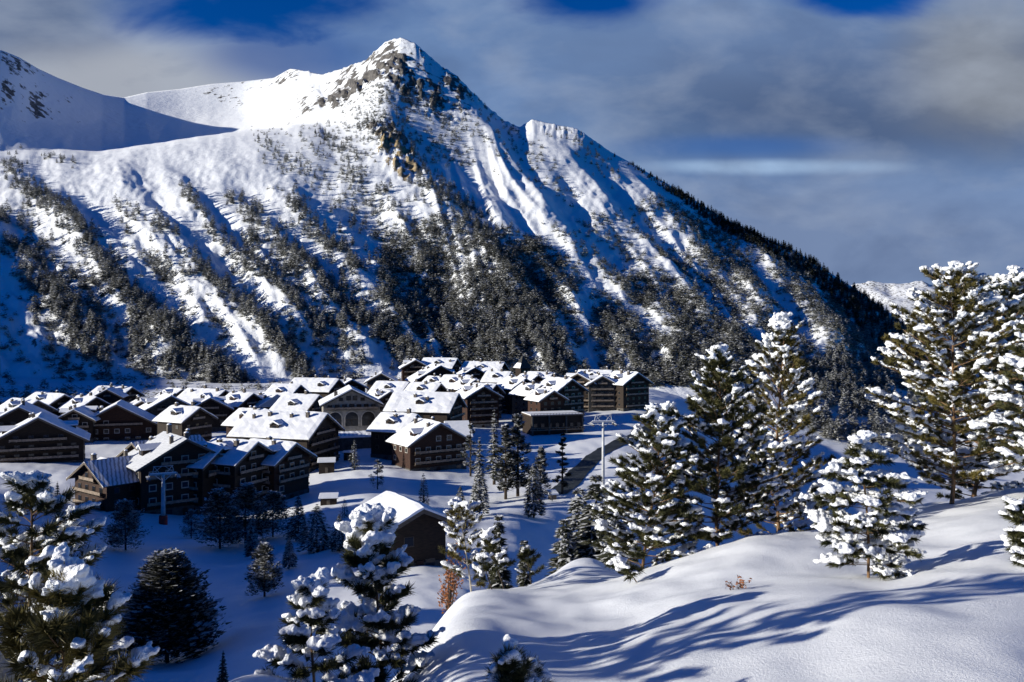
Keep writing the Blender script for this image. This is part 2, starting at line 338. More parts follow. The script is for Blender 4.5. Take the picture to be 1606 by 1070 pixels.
def poly_dist(px, py, pts):
    """signed distance (in sight-line units) to a polyline; positive on its right-hand, downhill side"""
    best = np.full(px.shape, 1e9); sg = np.zeros(px.shape); tt = np.zeros(px.shape); n = len(pts)-1
    for k in range(n):
        (x0, y0), (x1, y1) = pts[k], pts[k+1]; dx, dy = x1-x0, y1-y0; l2 = dx*dx+dy*dy
        t = np.clip(((px-x0)*dx+(py-y0)*dy)/l2, 0, 1)
        ex = px-(x0+t*dx); ey = py-(y0+t*dy); d = np.sqrt(ex*ex+ey*ey)
        c = dx*ey-dy*ex                                  # >0: below-left of a line that runs down to the right
        u = d < best; best = np.where(u, d, best); sg = np.where(u, -np.sign(c), sg); tt = np.where(u, (k+t)/n, tt)
    return best*sg, tt
RIBS = [  # polyline, half width, height in metres
 ([(10,262),(60,312),(105,355),(150,420),(195,470),(245,525),(300,575),(370,615)], 34, 11),
 ([(150,245),(205,315),(250,375),(300,435),(345,478),(395,530),(470,600)], 36, 12),
 ([(255,262),(300,320),(345,388),(400,440),(450,495),(500,570)], 30, 9),
 ([(340,290),(390,345),(440,395),(500,460),(560,540),(590,600)], 30, 9),
 ([(440,290),(480,360),(540,420),(600,490),(650,560)], 30, 8),
 ([(-60,330),(0,390),(60,455),(120,520),(190,590)], 34, 9),
 ([(628,66),(612,110),(600,150),(604,200),(630,265),(680,320),(740,375),(800,440),(850,520),(890,590)], 44, 15),
 ([(735,142),(765,200),(800,262),(850,330),(900,400)], 24, 13),
 ([(838,190),(890,250),(950,325),(1020,400),(1090,470),(1150,540)], 22, 8),
 ([(960,242),(1030,320),(1110,400),(1190,470),(1250,550)], 24, 9),
 ([(740,300),(820,380),(880,450),(915,520)], 20, 9),
 ([(1130,345),(1200,410),(1270,480),(1330,570)], 24, 12),
 ([(455,112),(490,150),(500,190)], 24, 10),
]
def inside(px, py, poly, soft=14.0):
    """soft 0..1 mask of a polygon"""
    c = np.zeros(px.shape, bool); n = len(poly)
    for i in range(n):
        x0, y0 = poly[i]; x1, y1 = poly[(i+1) % n]
        c ^= ((y0 > py) != (y1 > py)) & (px < (x1-x0)*(py-y0)/((y1-y0) or 1e-9)+x0)
    d = np.abs(poly_dist(px, py, list(poly)+[poly[0]])[0])
    return sstep(-soft, soft, np.where(c, d, -d))
ROCK = [([(470,184),(520,142),(556,114),(588,104),(604,128),(565,152),(525,172)], 1.0), ([(588,88),(612,68),(634,84),(652,118),(660,152),(628,152),(602,132),(588,110)], 1.0),
        ([(655,125),(690,130),(698,166),(672,178),(655,155)], 1.0), ([(694,106),(724,124),(740,152),(716,158),(698,140)], 1.0),
        ([(450,178),(500,130),(590,75),(628,58),(665,80),(735,138),(750,190),(700,205),(640,170),(560,170)], 0.45),
        ([(575,210),(612,198),(648,235),(664,288),(640,300),(604,272)], 0.95), ([(30,130),(75,150),(88,192),(50,188)], 0.55), ([(0,120),(25,135),(20,172),(0,170)], 0.6),
        ([(335,148),(375,143),(385,165),(345,172)], 0.5), ([(0,78),(40,88),(60,112),(30,118),(0,100)], 0.5), ([(300,140),(440,118),(460,128),(300,156)], 0.38), ([(440,108),(470,106),(470,130),(445,125)], 0.6)]
def rock_mask(px, py):
    r = np.zeros(px.shape)
    for p, a in ROCK: r = np.maximum(r, a*inside(px, py, p, 9))
    return np.clip(r*(0.72+0.75*fbm(px/13, py/17, 63, 3)), 0, 1)
def mountain(px, py):
    """point of the mountain side on a sight line, with its relief"""
    px = np.asarray(px, float); py = np.asarray(py, float)
    D = depth(px, py); sk = skyline(px)
    x = (px-CX)/F*D; z = -(py-HOR)/F*D
    top = sstep(0, 45, py-sk)                        # keeps the skyline where it is
    low = 1-sstep(560, 625, py)
    dz = np.zeros(px.shape)
    for pts, w, h in RIBS:
        d, t = poly_dist(px, py, pts)
        prof = np.where(d > 0, np.exp(-(d/(w*0.62))**2), np.exp(-(d/(w*1.25))**2))   # steeper to the right
        dz = np.maximum(dz, h*prof*sstep(0, 0.22, t)*(1-0.5*sstep(0.8, 1, t)))
    # gullies that run down the slope to the right, and rough ground
    fu = px*0.80-py*0.60; fv = px*0.60+py*0.80
    face = sstep(np.interp(px, [0,450,620,760],[270,320,230,170]), np.interp(px, [0,450,620,760],[400,430,340,300]), py)
    rgt = sstep(640, 800, px)
    dz = dz+face*(4.5-1.0*rgt)*(0.5-np.abs(pnoise(fu/(46-16*rgt), fv/420, 31)))*2+face*2.0*fbm(fu/22, fv/120, 33, 3)
    dz = dz+5.0*fbm(px/80, py/60, 41, 5)*top*sstep(190, 320, py)+2.0*fbm(px/60, py/50, 44, 4)*top+0.5*fbm(px/9, py/9, 43, 3)*sstep(200,300,py)
    r = rock_mask(px, py)
    rid = 1-np.abs(fbm(px/20, py/30, 51, 4, 0.6)); rid2 = 1-np.abs(pnoise((px-0.5*py)/9, py/24, 57))
    dz = dz*np.maximum(top, 0.25)*low
    dz = dz+r**2*(22*(rid-0.6)+7*(rid2-0.6)+3*fbm(px/5, py/6, 59, 3))*np.maximum(top, 0.22)*sstep(380, 470, px)
    sm = sstep(700, 1150, px)*(1-sstep(960, 1400, px))
    jag = (1-top)*4.2*np.abs(fbm(px/8, py/40, 61, 3))*sstep(420, 470, px)*(1-sstep(900, 980, px))
    return x, D, z+dz+jag, r
mcols = np.r_[np.arange(-900, -20, 20), np.arange(-20, 1500, 2.6), np.arange(1500, 2800, 40)]
nv = 330
T = np.linspace(0, 1, nv)
MPX = np.repeat(mcols[None], nv, 0)
base_py = np.interp(mcols, [-900,0,900,1100,1300,1500,2200,2800],[640,640,640,655,715,745,840,860])
MPY = base_py[None]+(skyline(mcols)-base_py)[None]*T[:,None]
mx, my, mz, mr = mountain(MPX, MPY)
# the first rows dive under the valley floor, the last ones fall away behind the skyline
back = 26
bx, by, bz = [], [], []
for k in range(1, back+1):
    q = k*26.0; s = 1+q/my[-1]
    bx.append(mx[-1]*s); by.append(my[-1]*s); bz.append(mz[-1]-0.42*q-0.0006*q*q*0.3+5*fbm(mcols/40, np.full(len(mcols), k/3.0), 71, 3))
AX = np.r_[mx, np.array(bx)]; AY = np.r_[my, np.array(by)]; AZ = np.r_[mz, np.array(bz)]
g0 = ground_z(AX[0], np.minimum(AY[0], 640)); wgt = (1-sstep(0, 0.10, T))[:,None]
AZ[:nv] = AZ[:nv]*(1-wgt)+np.minimum(AZ[:nv], (g0-1.5)[None])*wgt
me = np_mesh('mountain', np.stack([AX, AY, AZ], -1).reshape(-1, 3), grid_faces(AX.shape[0], AX.shape[1]), [M['mountain']], smooth=True)
och = inside(MPX, MPY, [(590,225),(640,240),(655,285),(640,300),(610,275),(585,250)], 10)
for nm, arr in (('rock', mr), ('ochre', och)):
    a = me.attributes.new(nm, 'FLOAT', 'POINT'); full = np.zeros(AX.shape); full[:nv] = arr
    full[nv:] = arr[-1]; a.data.foreach_set('value', full.ravel().astype(np.float32))
tag(link('mountain', me), kind='structure')
def on_mountain(px, py):
    x, y, z, r = mountain(px, py); return x, y, np.maximum(z, ground_z(x, np.minimum(y, 640)))
# far ranges to the right
def far_range(name, pts, D, depth, mat, seed, amp):
    c = np.linspace(pts[0][0], pts[-1][0], 180); t = np.linspace(0, 1, 46)
    top = np.interp(c, [p[0] for p in pts], [p[1] for p in pts])
    C, TT = np.meshgrid(c, t); dist = D-depth*(1-TT)**1.2
    zt = -(top-HOR)/F*D; z0 = -120.0
    Z = z0+(zt[None]-z0)*TT**1.3+amp*fbm(C/50+TT*1.5, TT*3, seed, 5, 0.5)*np.minimum(1, TT*2)
    X = (C-CX)/F*dist
    bX, bY, bZ = X[-1:]*1.2, dist[-1:]*1.2, Z[-1:]-600
    X = np.r_[X, bX]; Y = np.r_[dist, bY]; Z = np.r_[Z, bZ]
    me = np_mesh(name, np.stack([X, Y, Z], -1).reshape(-1, 3), grid_faces(47, 180), [mat], smooth=True)
    for nm in ('rock', 'ochre'):
        a = me.attributes.new(nm, 'FLOAT', 'POINT'); a.data.foreach_set('value', np.full(len(me.vertices), 0.62 if nm == 'rock' else 0, dtype=np.float32))  # rock share raised to grey the distant hills in place of haze
    tag(link(name, me), kind='structure')
far_range('distant_hills', [(1180,470),(1300,452),(1360,440),(1400,446),(1430,444),(1470,448),(1520,470),(1600,490),(1700,470),(1900,500)], 7000, 2600, M['mountain'], 81, 40)
M['far_wood'] = noise_mat('far_woodland', (0.05,0.06,0.06), (0.16,0.17,0.18), 0.012, 0.9, lo=0.4, hi=0.7)
far_range('wooded_hills', [(1400,520),(1440,490),(1470,466),(1520,448),(1580,436),(1660,425),(1800,400),(2000,380)], 3600, 1500, M['far_wood'], 83, 30)

# ------------------------------------------------------------------ trees on the mountain side
def conifer_proto(seed, h, r, n, frost, blunt=0.5, size=1.0, lw=0.35, nl=11):
    """leaf clumps (triangles) set in whorls round an upright axis; returns verts, tris, material index"""
    g = np.random.default_rng(seed)
    t = g.random(n)**0.8                                    # 0 top .. 1 bottom
    lay = np.round(t*nl)/nl; t = np.clip(t*(1-lw)+lay*lw, 0.02, 1)
    a = g.random(n)*2*np.pi
    env = r*(t**blunt)*(1-0.25*np.clip((t-0.75)/0.25, 0, 1))*(0.82+0.22*np.sin(a*3+seed)+0.14*np.sin(a*5+2*seed))
    q = np.sqrt(g.random(n))*0.5+0.5
    c = np.stack([np.cos(a)*env*q, np.sin(a)*env*q, h*(1-t*0.9)-env*0.22*q], -1)
    s = size*(0.10+0.12*g.random(n))*h*0.55*(0.55+0.6*t)
    d = np.stack([np.cos(a), np.sin(a), -0.45+0.35*g.random(n)], -1)
    side = np.stack([-np.sin(a), np.cos(a), 0.6*(g.random(n)-0.5)], -1)
    v0 = c-d*s[:,None]*0.5+side*s[:,None]*0.42; v1 = c-d*s[:,None]*0.5-side*s[:,None]*0.42
    v2 = c+d*s[:,None]*0.65+np.stack([0*s, 0*s, s*(g.random(n)-0.3)*0.5], -1)
    V = np.stack([v0, v1, v2], 1).reshape(-1, 3); Fc = np.arange(3*n).reshape(-1, 3)
    up = g.random(n)-0.25*q
    mi = (up > np.quantile(up, 1-frost)).astype(int)
    return V, Fc, mi
def pine_proto(seed, h, r, n, frost, size=0.5):
    """irregular crown of a stone pine: leaf clumps gathered in boughs round the axis"""
    g = np.random.default_rng(seed); k = max(16, n//75)
    t = np.clip((np.arange(k)+g.random(k))/k, 0.02, 1); a = g.random(k)*2*np.pi
    env = r*np.clip(np.interp(t, [0, 0.12, 0.4, 0.72, 0.9, 1.0], [0.10, 0.36, 0.72, 1.0, 0.92, 0.55]), 0, 1)*(0.72+0.42*g.random(k))
    q = np.sqrt(g.random(k))*0.6+0.4
    C = np.stack([np.cos(a)*env*q, np.sin(a)*env*q, h*(0.985-t*0.86)], -1)
    w = g.integers(k, size=n); sp = r*(0.13+0.12*t[w])
    c = C[w]+np.clip(g.normal(size=(n, 3)), -1.7, 1.7)*np.stack([sp, sp, sp*0.62], -1); s = size*h*0.05*(0.7+0.8*g.random(n))
    d = c*np.array([1, 1, 0])+1e-6; d = d/np.linalg.norm(d, axis=1)[:,None]+np.stack([0.7*g.normal(size=n), 0.7*g.normal(size=n), 0.35+0.4*g.random(n)], -1)*0.7
    side = np.stack([-d[:,1], d[:,0], 0.7*(g.random(n)-0.5)], -1)
    V = np.stack([c-d*s[:,None]*0.5+side*s[:,None]*0.5, c-d*s[:,None]*0.5-side*s[:,None]*0.5, c+d*s[:,None]*0.5], 1).reshape(-1, 3)
    up = (c[:,2]-C[w][:,2])/sp+0.9*g.normal(size=n)
    return V, np.arange(3*n).reshape(-1, 3), (up > np.quantile(up, 1-frost)).astype(int)
def trunk_tris(h, r, n=4):
    V = []; Fc = []
    for j in range(n):
        b = 2*math.pi*j/n; V += [(math.cos(b)*r, math.sin(b)*r, -0.8)]
    V.append((0, 0, h)); Fc = [(j, (j+1) % n, n) for j in range(n)]
    return np.array(V), np.array(Fc)

STREAKS = [([(922,425),(916,500),(930,580)], 24), ([(830,355),(900,415),(960,462),(1050,530)], 13), ([(930,330),(1000,390),(1100,470),(1190,535)], 12),
 ([(735,225),(800,300),(880,360),(1000,430)], 20), ([(840,205),(920,290),(1010,360),(1060,390)], 22), ([(560,530),(590,570)], 22), ([(640,540),(690,560)], 14),
 ([(190,290),(235,380),(300,450),(370,520),(420,580)], 19), ([(235,270),(290,350),(350,430)], 17), ([(130,320),(190,400),(240,460)], 16), ([(280,510),(350,565),(430,595)], 16),
 ([(170,540),(190,590)], 18), ([(0,440),(50,540),(60,600)], 28), ([(540,350),(480,300),(400,260)], 26), ([(880,510),(905,570)], 12), ([(1190,440),(1290,560)], 14), ([(820,370),(760,360)],12),
 ([(480,560),(510,600)],10)]
TREEL = [([(12,255),(30,285),(60,320),(100,355),(140,400),(170,442),(215,490),(250,525),(300,570),(370,610)], 17, 1.0),
 ([(195,332),(225,365),(262,390)], 15, 0.9), ([(250,425),(300,440),(345,478),(395,525),(440,565),(480,598)], 17, 1.0), ([(288,302),(312,348),(342,385)], 8, 0.9),
 ([(342,385),(390,432),(440,470),(500,530)], 12, 0.7), ([(362,318),(400,345),(395,395)], 12, 0.8), ([(462,318),(478,368),(530,400),(560,440)], 13, 0.95),
 ([(430,390),(470,430),(530,470),(600,540),(660,575)], 16, 0.85), ([(30,450),(70,470),(110,525),(165,570)], 22, 0.85), ([(0,340),(20,360)], 12, 0.7), ([(10,400),(60,420)], 18, 0.5),
 ([(70,245),(120,262)], 6, 0.8), ([(410,225),(440,260),(480,275)], 12, 0.7), ([(500,212),(545,240),(560,290)], 12, 0.8), ([(575,205),(620,230),(650,290),(700,340)], 17, 0.9),
 ([(640,250),(730,330),(790,400)], 14, 0.6), ([(720,170),(745,215),(770,265)], 9, 0.5), ([(750,470),(820,520),(880,580)], 16, 0.9), ([(690,110),(740,150),(800,205)], 6, 0.35),
 ([(880,200),(920,225),(950,265),(965,290)], 12, 0.6), ([(430,250),(520,290)],10,.4), ([(700,300),(760,390),(850,400)], 14, .5)]
TREEA = [([(540,300),(640,290),(720,330),(800,420),(860,540),(880,585),(560,585),(430,480),(430,420)], 0.27), ([(850,380),(1050,330),(1180,370),(1300,440),(1400,520),(1380,600),(900,590)], 0.10),
 ([(20,430),(120,440),(250,530),(350,605),(120,575),(60,530)], 0.45), ([(0,330),(60,370),(100,430),(0,440)], 0.3), ([(1260,560),(1340,520),(1440,510),(1450,740),(1240,720)], 1.0)]
SHRUBA = [([(600,360),(850,370),(1050,320),(1180,370),(1290,425),(1430,515),(1420,610),(880,600),(600,560)], 1.0), ([(0,400),(500,420),(600,560),(560,605),(100,605),(0,560)], 0.22),
 ([(690,110),(760,170),(960,250),(900,330),(760,260)], 0.2), ([(520,150),(700,130),(770,260),(560,260)], 0.5), ([(400,205),(560,200),(620,330),(430,320)], 0.28)]
def clear_mask(px, py):
    c = np.ones(px.shape)
    for pts, w in STREAKS: c = c*(1-np.exp(-(poly_dist(px, py, pts)[0]/w)**2*1.2))
    return c
def tree_density(px, py):
    d = np.zeros(px.shape)
    for pts, w, a in TREEL: d = np.maximum(d, a*np.exp(-(poly_dist(px, py, pts)[0]/w)**2))
    for pts, a in TREEA: d = np.maximum(d, a*inside(px, py, pts, 14)*(0.25+1.1*sstep(-0.25, 0.45, pnoise(px/34, py/26, 91))))
    d = d*(0.10+0.90*clear_mask(px, py))*(0.55+0.6*sstep(-0.5, 0.3, fbm(px/11, py/9, 97, 2)))
    return d*np.where(rock_mask(px, py) > 0.5, 0.35, 1)
def shrub_density(px, py):
    d = np.zeros(px.shape)
    for pts, a in SHRUBA: d = np.maximum(d, a*inside(px, py, pts, 12))
    fu = px*0.80-py*0.60; fv = px*0.60+py*0.80
    d = d*(0.45+0.75*sstep(-0.35, 0.35, fbm(fu/30, fv/90, 93, 3)))
    return d*clear_mask(px, py)
rg = np.random.default_rng(7)
n = 46000
cx_, cy_ = rg.uniform(-60, 1480, n), rg.uniform(150, 740, n)
ok = (cy_ > skyline(cx_)+3) & (cy_ < np.interp(cx_, [0,900,1100,1300,1450],[622,600,604,690,740])) & (rg.random(n) < tree_density(cx_, cy_)*0.80)
tx, ty = cx_[ok], cy_[ok]
# trees along the right-hand ridge, thickening downhill
k = 1500; rx = 962+(1500-962)*rg.random(k)**0.75; ry = skyline(rx)+2+rg.random(k)**1.3*np.interp(rx, [960,1060,1150,1300,1500],[3,12,22,44,90])
keep = rg.random(k) < np.interp(rx, [960,1010,1080,1150],[0.15,0.4,0.8,1.0])
nridge = int(keep.sum())
dark = np.r_[np.zeros(len(tx), bool), np.ones(nridge, bool)]
tx = np.r_[tx, rx[keep]]; ty = np.r_[ty, ry[keep]]
X, Y, Z = on_mountain(tx, ty)
H = rg.uniform(6.5, 13.5, len(tx))*np.where(ty < 300, 0.72, 1.0)*np.where(dark, 0.95, 1.0)
big = H/Y*(ty < 612); order = np.argsort(-big)
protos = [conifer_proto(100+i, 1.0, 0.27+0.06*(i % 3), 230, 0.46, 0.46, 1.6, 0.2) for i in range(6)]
pdark = [conifer_proto(200+i, 1.0, 0.23+0.03*(i % 3), 110, 0.04, 0.7, 2.2) for i in range(4)]
# the ones that show largest: one object each
pm = []
for i, (V, Fc, mi) in enumerate(protos):
    tv, tf = trunk_tris(0.5, 0.025)
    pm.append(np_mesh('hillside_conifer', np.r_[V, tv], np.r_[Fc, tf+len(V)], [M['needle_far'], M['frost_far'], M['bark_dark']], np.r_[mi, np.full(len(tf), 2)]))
single = [j for j in order if not dark[j]][:290]
for j in single:
    o = link('hillside_conifer', pm[int(rg.integers(6))])
    o.location = (X[j], Y[j], Z[j]-0.3); o.rotation_euler = (0, 0, rg.uniform(0, 6.28)); o.scale = (H[j]*1.1, H[j]*1.1, H[j])
    tag(o, 'snow dusted grey green conifer standing on the lower mountain slope', 'tree', 'conifers scattered over the mountain slope')
def merged(name, idx, plist, mats, hh, wide=1.0):
    Vs, Fs, Ms, b = [], [], [], 0
    for j in idx:
        V, Fc, mi = plist[int(rg.integers(len(plist)))]
        a = rg.uniform(0, 6.28); c, s = math.cos(a)*hh[j]*wide, math.sin(a)*hh[j]*wide
        W = np.stack([V[:,0]*c-V[:,1]*s, V[:,0]*s+V[:,1]*c, V[:,2]*hh[j]], -1)+np.array([PXX[j], PYY[j], PZZ[j]-0.3])
        Vs.append(W); Fs.append(Fc+b); Ms.append(mi); b += len(V)
    me = np_mesh(name, np.concatenate(Vs), np.concatenate(Fs), mats, np.concatenate(Ms))
    return link(name, me)
PXX, PYY, PZZ = X, Y, Z
sset = set(single)
small = [conifer_proto(300+i, 1.0, 0.27+0.06*(i % 3), 110, 0.46, 0.46, 1.95, 0.2) for i in range(6)]
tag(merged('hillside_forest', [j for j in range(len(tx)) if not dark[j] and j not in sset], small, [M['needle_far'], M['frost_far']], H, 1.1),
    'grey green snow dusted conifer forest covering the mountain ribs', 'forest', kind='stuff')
tag(merged('ridge_forest', [j for j in range(len(tx)) if dark[j]], pdark, [M['needle_dark'], M['frost_far']], H, 1.1),
    'dark conifer forest lining the right ridge of the mountain', 'forest', kind='stuff')
# low scrub poking out of the snow
n = 80000
sx_, sy_ = rg.uniform(-60, 1460, n), rg.uniform(130, 740, n)
ok = (sy_ > skyline(sx_)+4) & (sy_ < np.interp(sx_, [0,900,1100,1300,1450],[626,604,610,700,740])) & (rg.random(n) < shrub_density(sx_, sy_)*0.95)
sx_, sy_ = sx_[ok], sy_[ok]
PXX, PYY, PZZ = on_mountain(sx_, sy_)
k = 900; ax_ = rg.uniform(-60, 1000, k); ay_ = rg.uniform(470, 640, k); ax_ = (ax_-CX)/F*ay_
ok = rg.random(k) < 0.25+0.75*sstep(-0.1, 0.4, pnoise(ax_/40, ay_/18, 95))
PXX = np.r_[PXX, ax_[ok]]; PYY = np.r_[PYY, ay_[ok]]; PZZ = np.r_[PZZ, ground_z(ax_[ok], ay_[ok])]
sx_ = PXX
SH = rg.uniform(3.2, 6.4, len(sx_))*np.where(CX+F*PXX/PYY > 590, 1.3, 1.0)
bush = [conifer_proto(400+i, 1.0, 0.62, 40, 0.22, 0.35, 3.6, 0.1) for i in range(6)]
tag(merged('hillside_scrub', range(len(sx_)), bush, [M['needle_far'], M['frost_far']], SH, 1.0),
    'low frosted scrub dotting the snowy mountain slope', 'scrub', kind='stuff')

# ------------------------------------------------------------------ dark conifers on the valley floor
def valley_conifer(name, loc, h, r, n, seed, label, frost=0.12, blunt=0.6, group=None, cat='tree', lean=0.0, mats=None):
    root = empty(name, loc); root.rotation_euler = (0, lean, 0)
    g = np.random.default_rng(seed)
    V, Fc, mi = conifer_proto(seed, h, r, n, frost, blunt, 0.62, 0.35, 13) if blunt > 0.55 else pine_proto(seed, h, r*0.9, int(n*1.6), min(0.5, frost*1.1), 0.62)
    me = np_mesh('crown', V, Fc, mats or [M['needle_dark'], M['frost']], mi)
    link('crown', me, root)
    t = MB(); t.tube([(0,0,-1.0),(0,0,h*0.3),(0,0,h*0.93)], [h*0.022, h*0.016, h*0.003], 7)
    for k in range(14):
        z = h*(0.12+0.055*k); a = k*2.4; l = r*0.75*(1-k/18.0)
        t.tube([(0,0,z),(math.cos(a)*l*0.5, math.sin(a)*l*0.5, z-0.02*l),(math.cos(a)*l, math.sin(a)*l, z-0.15*l)], [h*0.005, h*0.003, h*0.001], 4)
    t.build('trunk', M['bark_dark'], root)
    tag(root, label, cat, group)
    return root
VC = [ # px top, py top, D, width in px, label, frost, blunt
 (197,785,174,62,'rounded dark conifer alone on the snow below the red based lift pylon',0.16,0.45),
 (262,868,98,140,'large bushy dark conifer with a broken crown in the lower left valley',0.10,0.42),
 (415,852,126,52,'small dense dark conifer at the foot of the shaded slope, before the tree clump',0.16,0.5),
 (345,768,182,72,'leftmost broad conifer of the dark clump below the balconied apartment block',0.14,0.45),
 (385,760,190,74,'tallest broad conifer of the dark clump below the balconied apartment block',0.14,0.45),
 (428,772,196,68,'right hand broad conifer of the dark clump below the apartment block',0.14,0.5),
 (396,806,170,30,'narrow frosted young conifer in front of the dark clump',0.3,0.8),
 (468,776,186,46,'pointed spruce left of the lace patterned spruce in the valley clump',0.12,0.8),
 (497,790,165,72,'tall spruce with snow laced tiers in the middle of the valley clump',0.24,0.8),
 (532,806,160,46,'dark pointed spruce right of the snow laced spruce, beside the lone chalet',0.1,0.8),
 (453,838,150,30,'little frosted spruce at the foot of the snow laced spruce',0.28,0.85),
 (837,726,205,44,'lone conifer standing on the snowy bank beside the road bend',0.22,0.6),
 (752,728,200,42,'tiered conifer with snowy boughs right of the lone chalet',0.3,0.7),
 (722,762,192,34,'short conifer beside the tiered one right of the lone chalet',0.2,0.7),
 (775,642,285,26,'slender olive conifer beside the blue shaded annex roof',0.25,0.7),
 (812,648,265,46,'tall dark conifer standing before the stone terrace building',0.16,0.5),
 (793,664,262,34,'dark conifer on the left of the tall one before the terrace building',0.14,0.55),
 (752,685,255,28,'small conifer at the back of the bank, behind the tiered conifer',0.22,0.7),
 (882,678,268,24,'black columnar conifer beside the road above the snowy bank',0.03,0.4),
 (908,764,50,92,'left hand dark pine of the stand behind the foreground crest',0.22,0.6),
 (935,742,47,104,'tallest dark pine of the stand behind the foreground crest',0.2,0.6),
 (885,812,46,84,'lowest dark pine of the stand behind the foreground crest',0.22,0.6),
 (962,770,44,92,'dark pine of the stand half hidden by the wide snowy pine',0.2,0.6),
 (782,806,48,60,'dark spruce behind the leaning saplings on the crest',0.1,0.8),
 (822,846,50,42,'small dark spruce right of the leaning saplings on the crest',0.16,0.8),
 (90,755,225,20,'bare brownish young larch on the snow left of the balconied block',0.1,0.8),
 (350,1020,70,26,'small dark conifer tip poking up behind the blue snow bank',0.05,0.85),
 (556,690,300,20,'small conifer on the shaded ski slope below the plaza',0.2,0.6),
 (592,720,262,24,'conifer at the left foot of the orange eaved chalet',0.18,0.5),
 (738,664,300,26,'conifer hugging the annex with the smooth shaded roof',0.2,0.5),
 (664,742,236,24,'conifer on the snow just below the orange eaved chalet',0.2,0.6),
 (848,700,250,30,'bushy conifer on the bank left of the black columnar one',0.2,0.5),
 (300,800,205,34,'squat conifer between the lift pylon and the dark clump',0.2,0.5),
 (540,782,215,22,'small conifer beside the little snow roofed shed',0.2,0.6),
 (60,756,262,14,'tiny shrub like conifer on the lit strip before the left chalet',0.2,0.6)]
for i, (px, py, D, w, lab, fr, bl) in enumerate(VC):
    p = at(px, py, D); g = gz(p.x, p.y); h = max(2.0, p.z-g)
    n = 900 if w < 30 else (2200 if w < 50 else 3600)
    if w > 105: n = 12000
    elif D < 60: n = 7000
    valley_conifer('valley_conifer', (p.x, p.y, g), h, w*0.5/F*D*1.05, n, 500+i, lab, min(0.5, fr*1.3+0.10) if fr > 0.05 else fr, bl, 'dark conifers on the valley floor')
g5 = random.Random(5)
for i in range(15):  # unseen conifers, added so that their shade falls on the snow bank
    y = 181+20*(i/14.0)+g5.uniform(-2, 2); x = -0.70*y-g5.uniform(3, 24)
    valley_conifer('valley_conifer', (x, y, gz(x, y)), g5.uniform(23, 29), g5.uniform(4.2, 5.4), 1500, 700+i,
        'tall dark conifer added unseen outside the left edge to shade the snow bank', 0.2, 0.7, 'conifers added outside the left edge for shade')

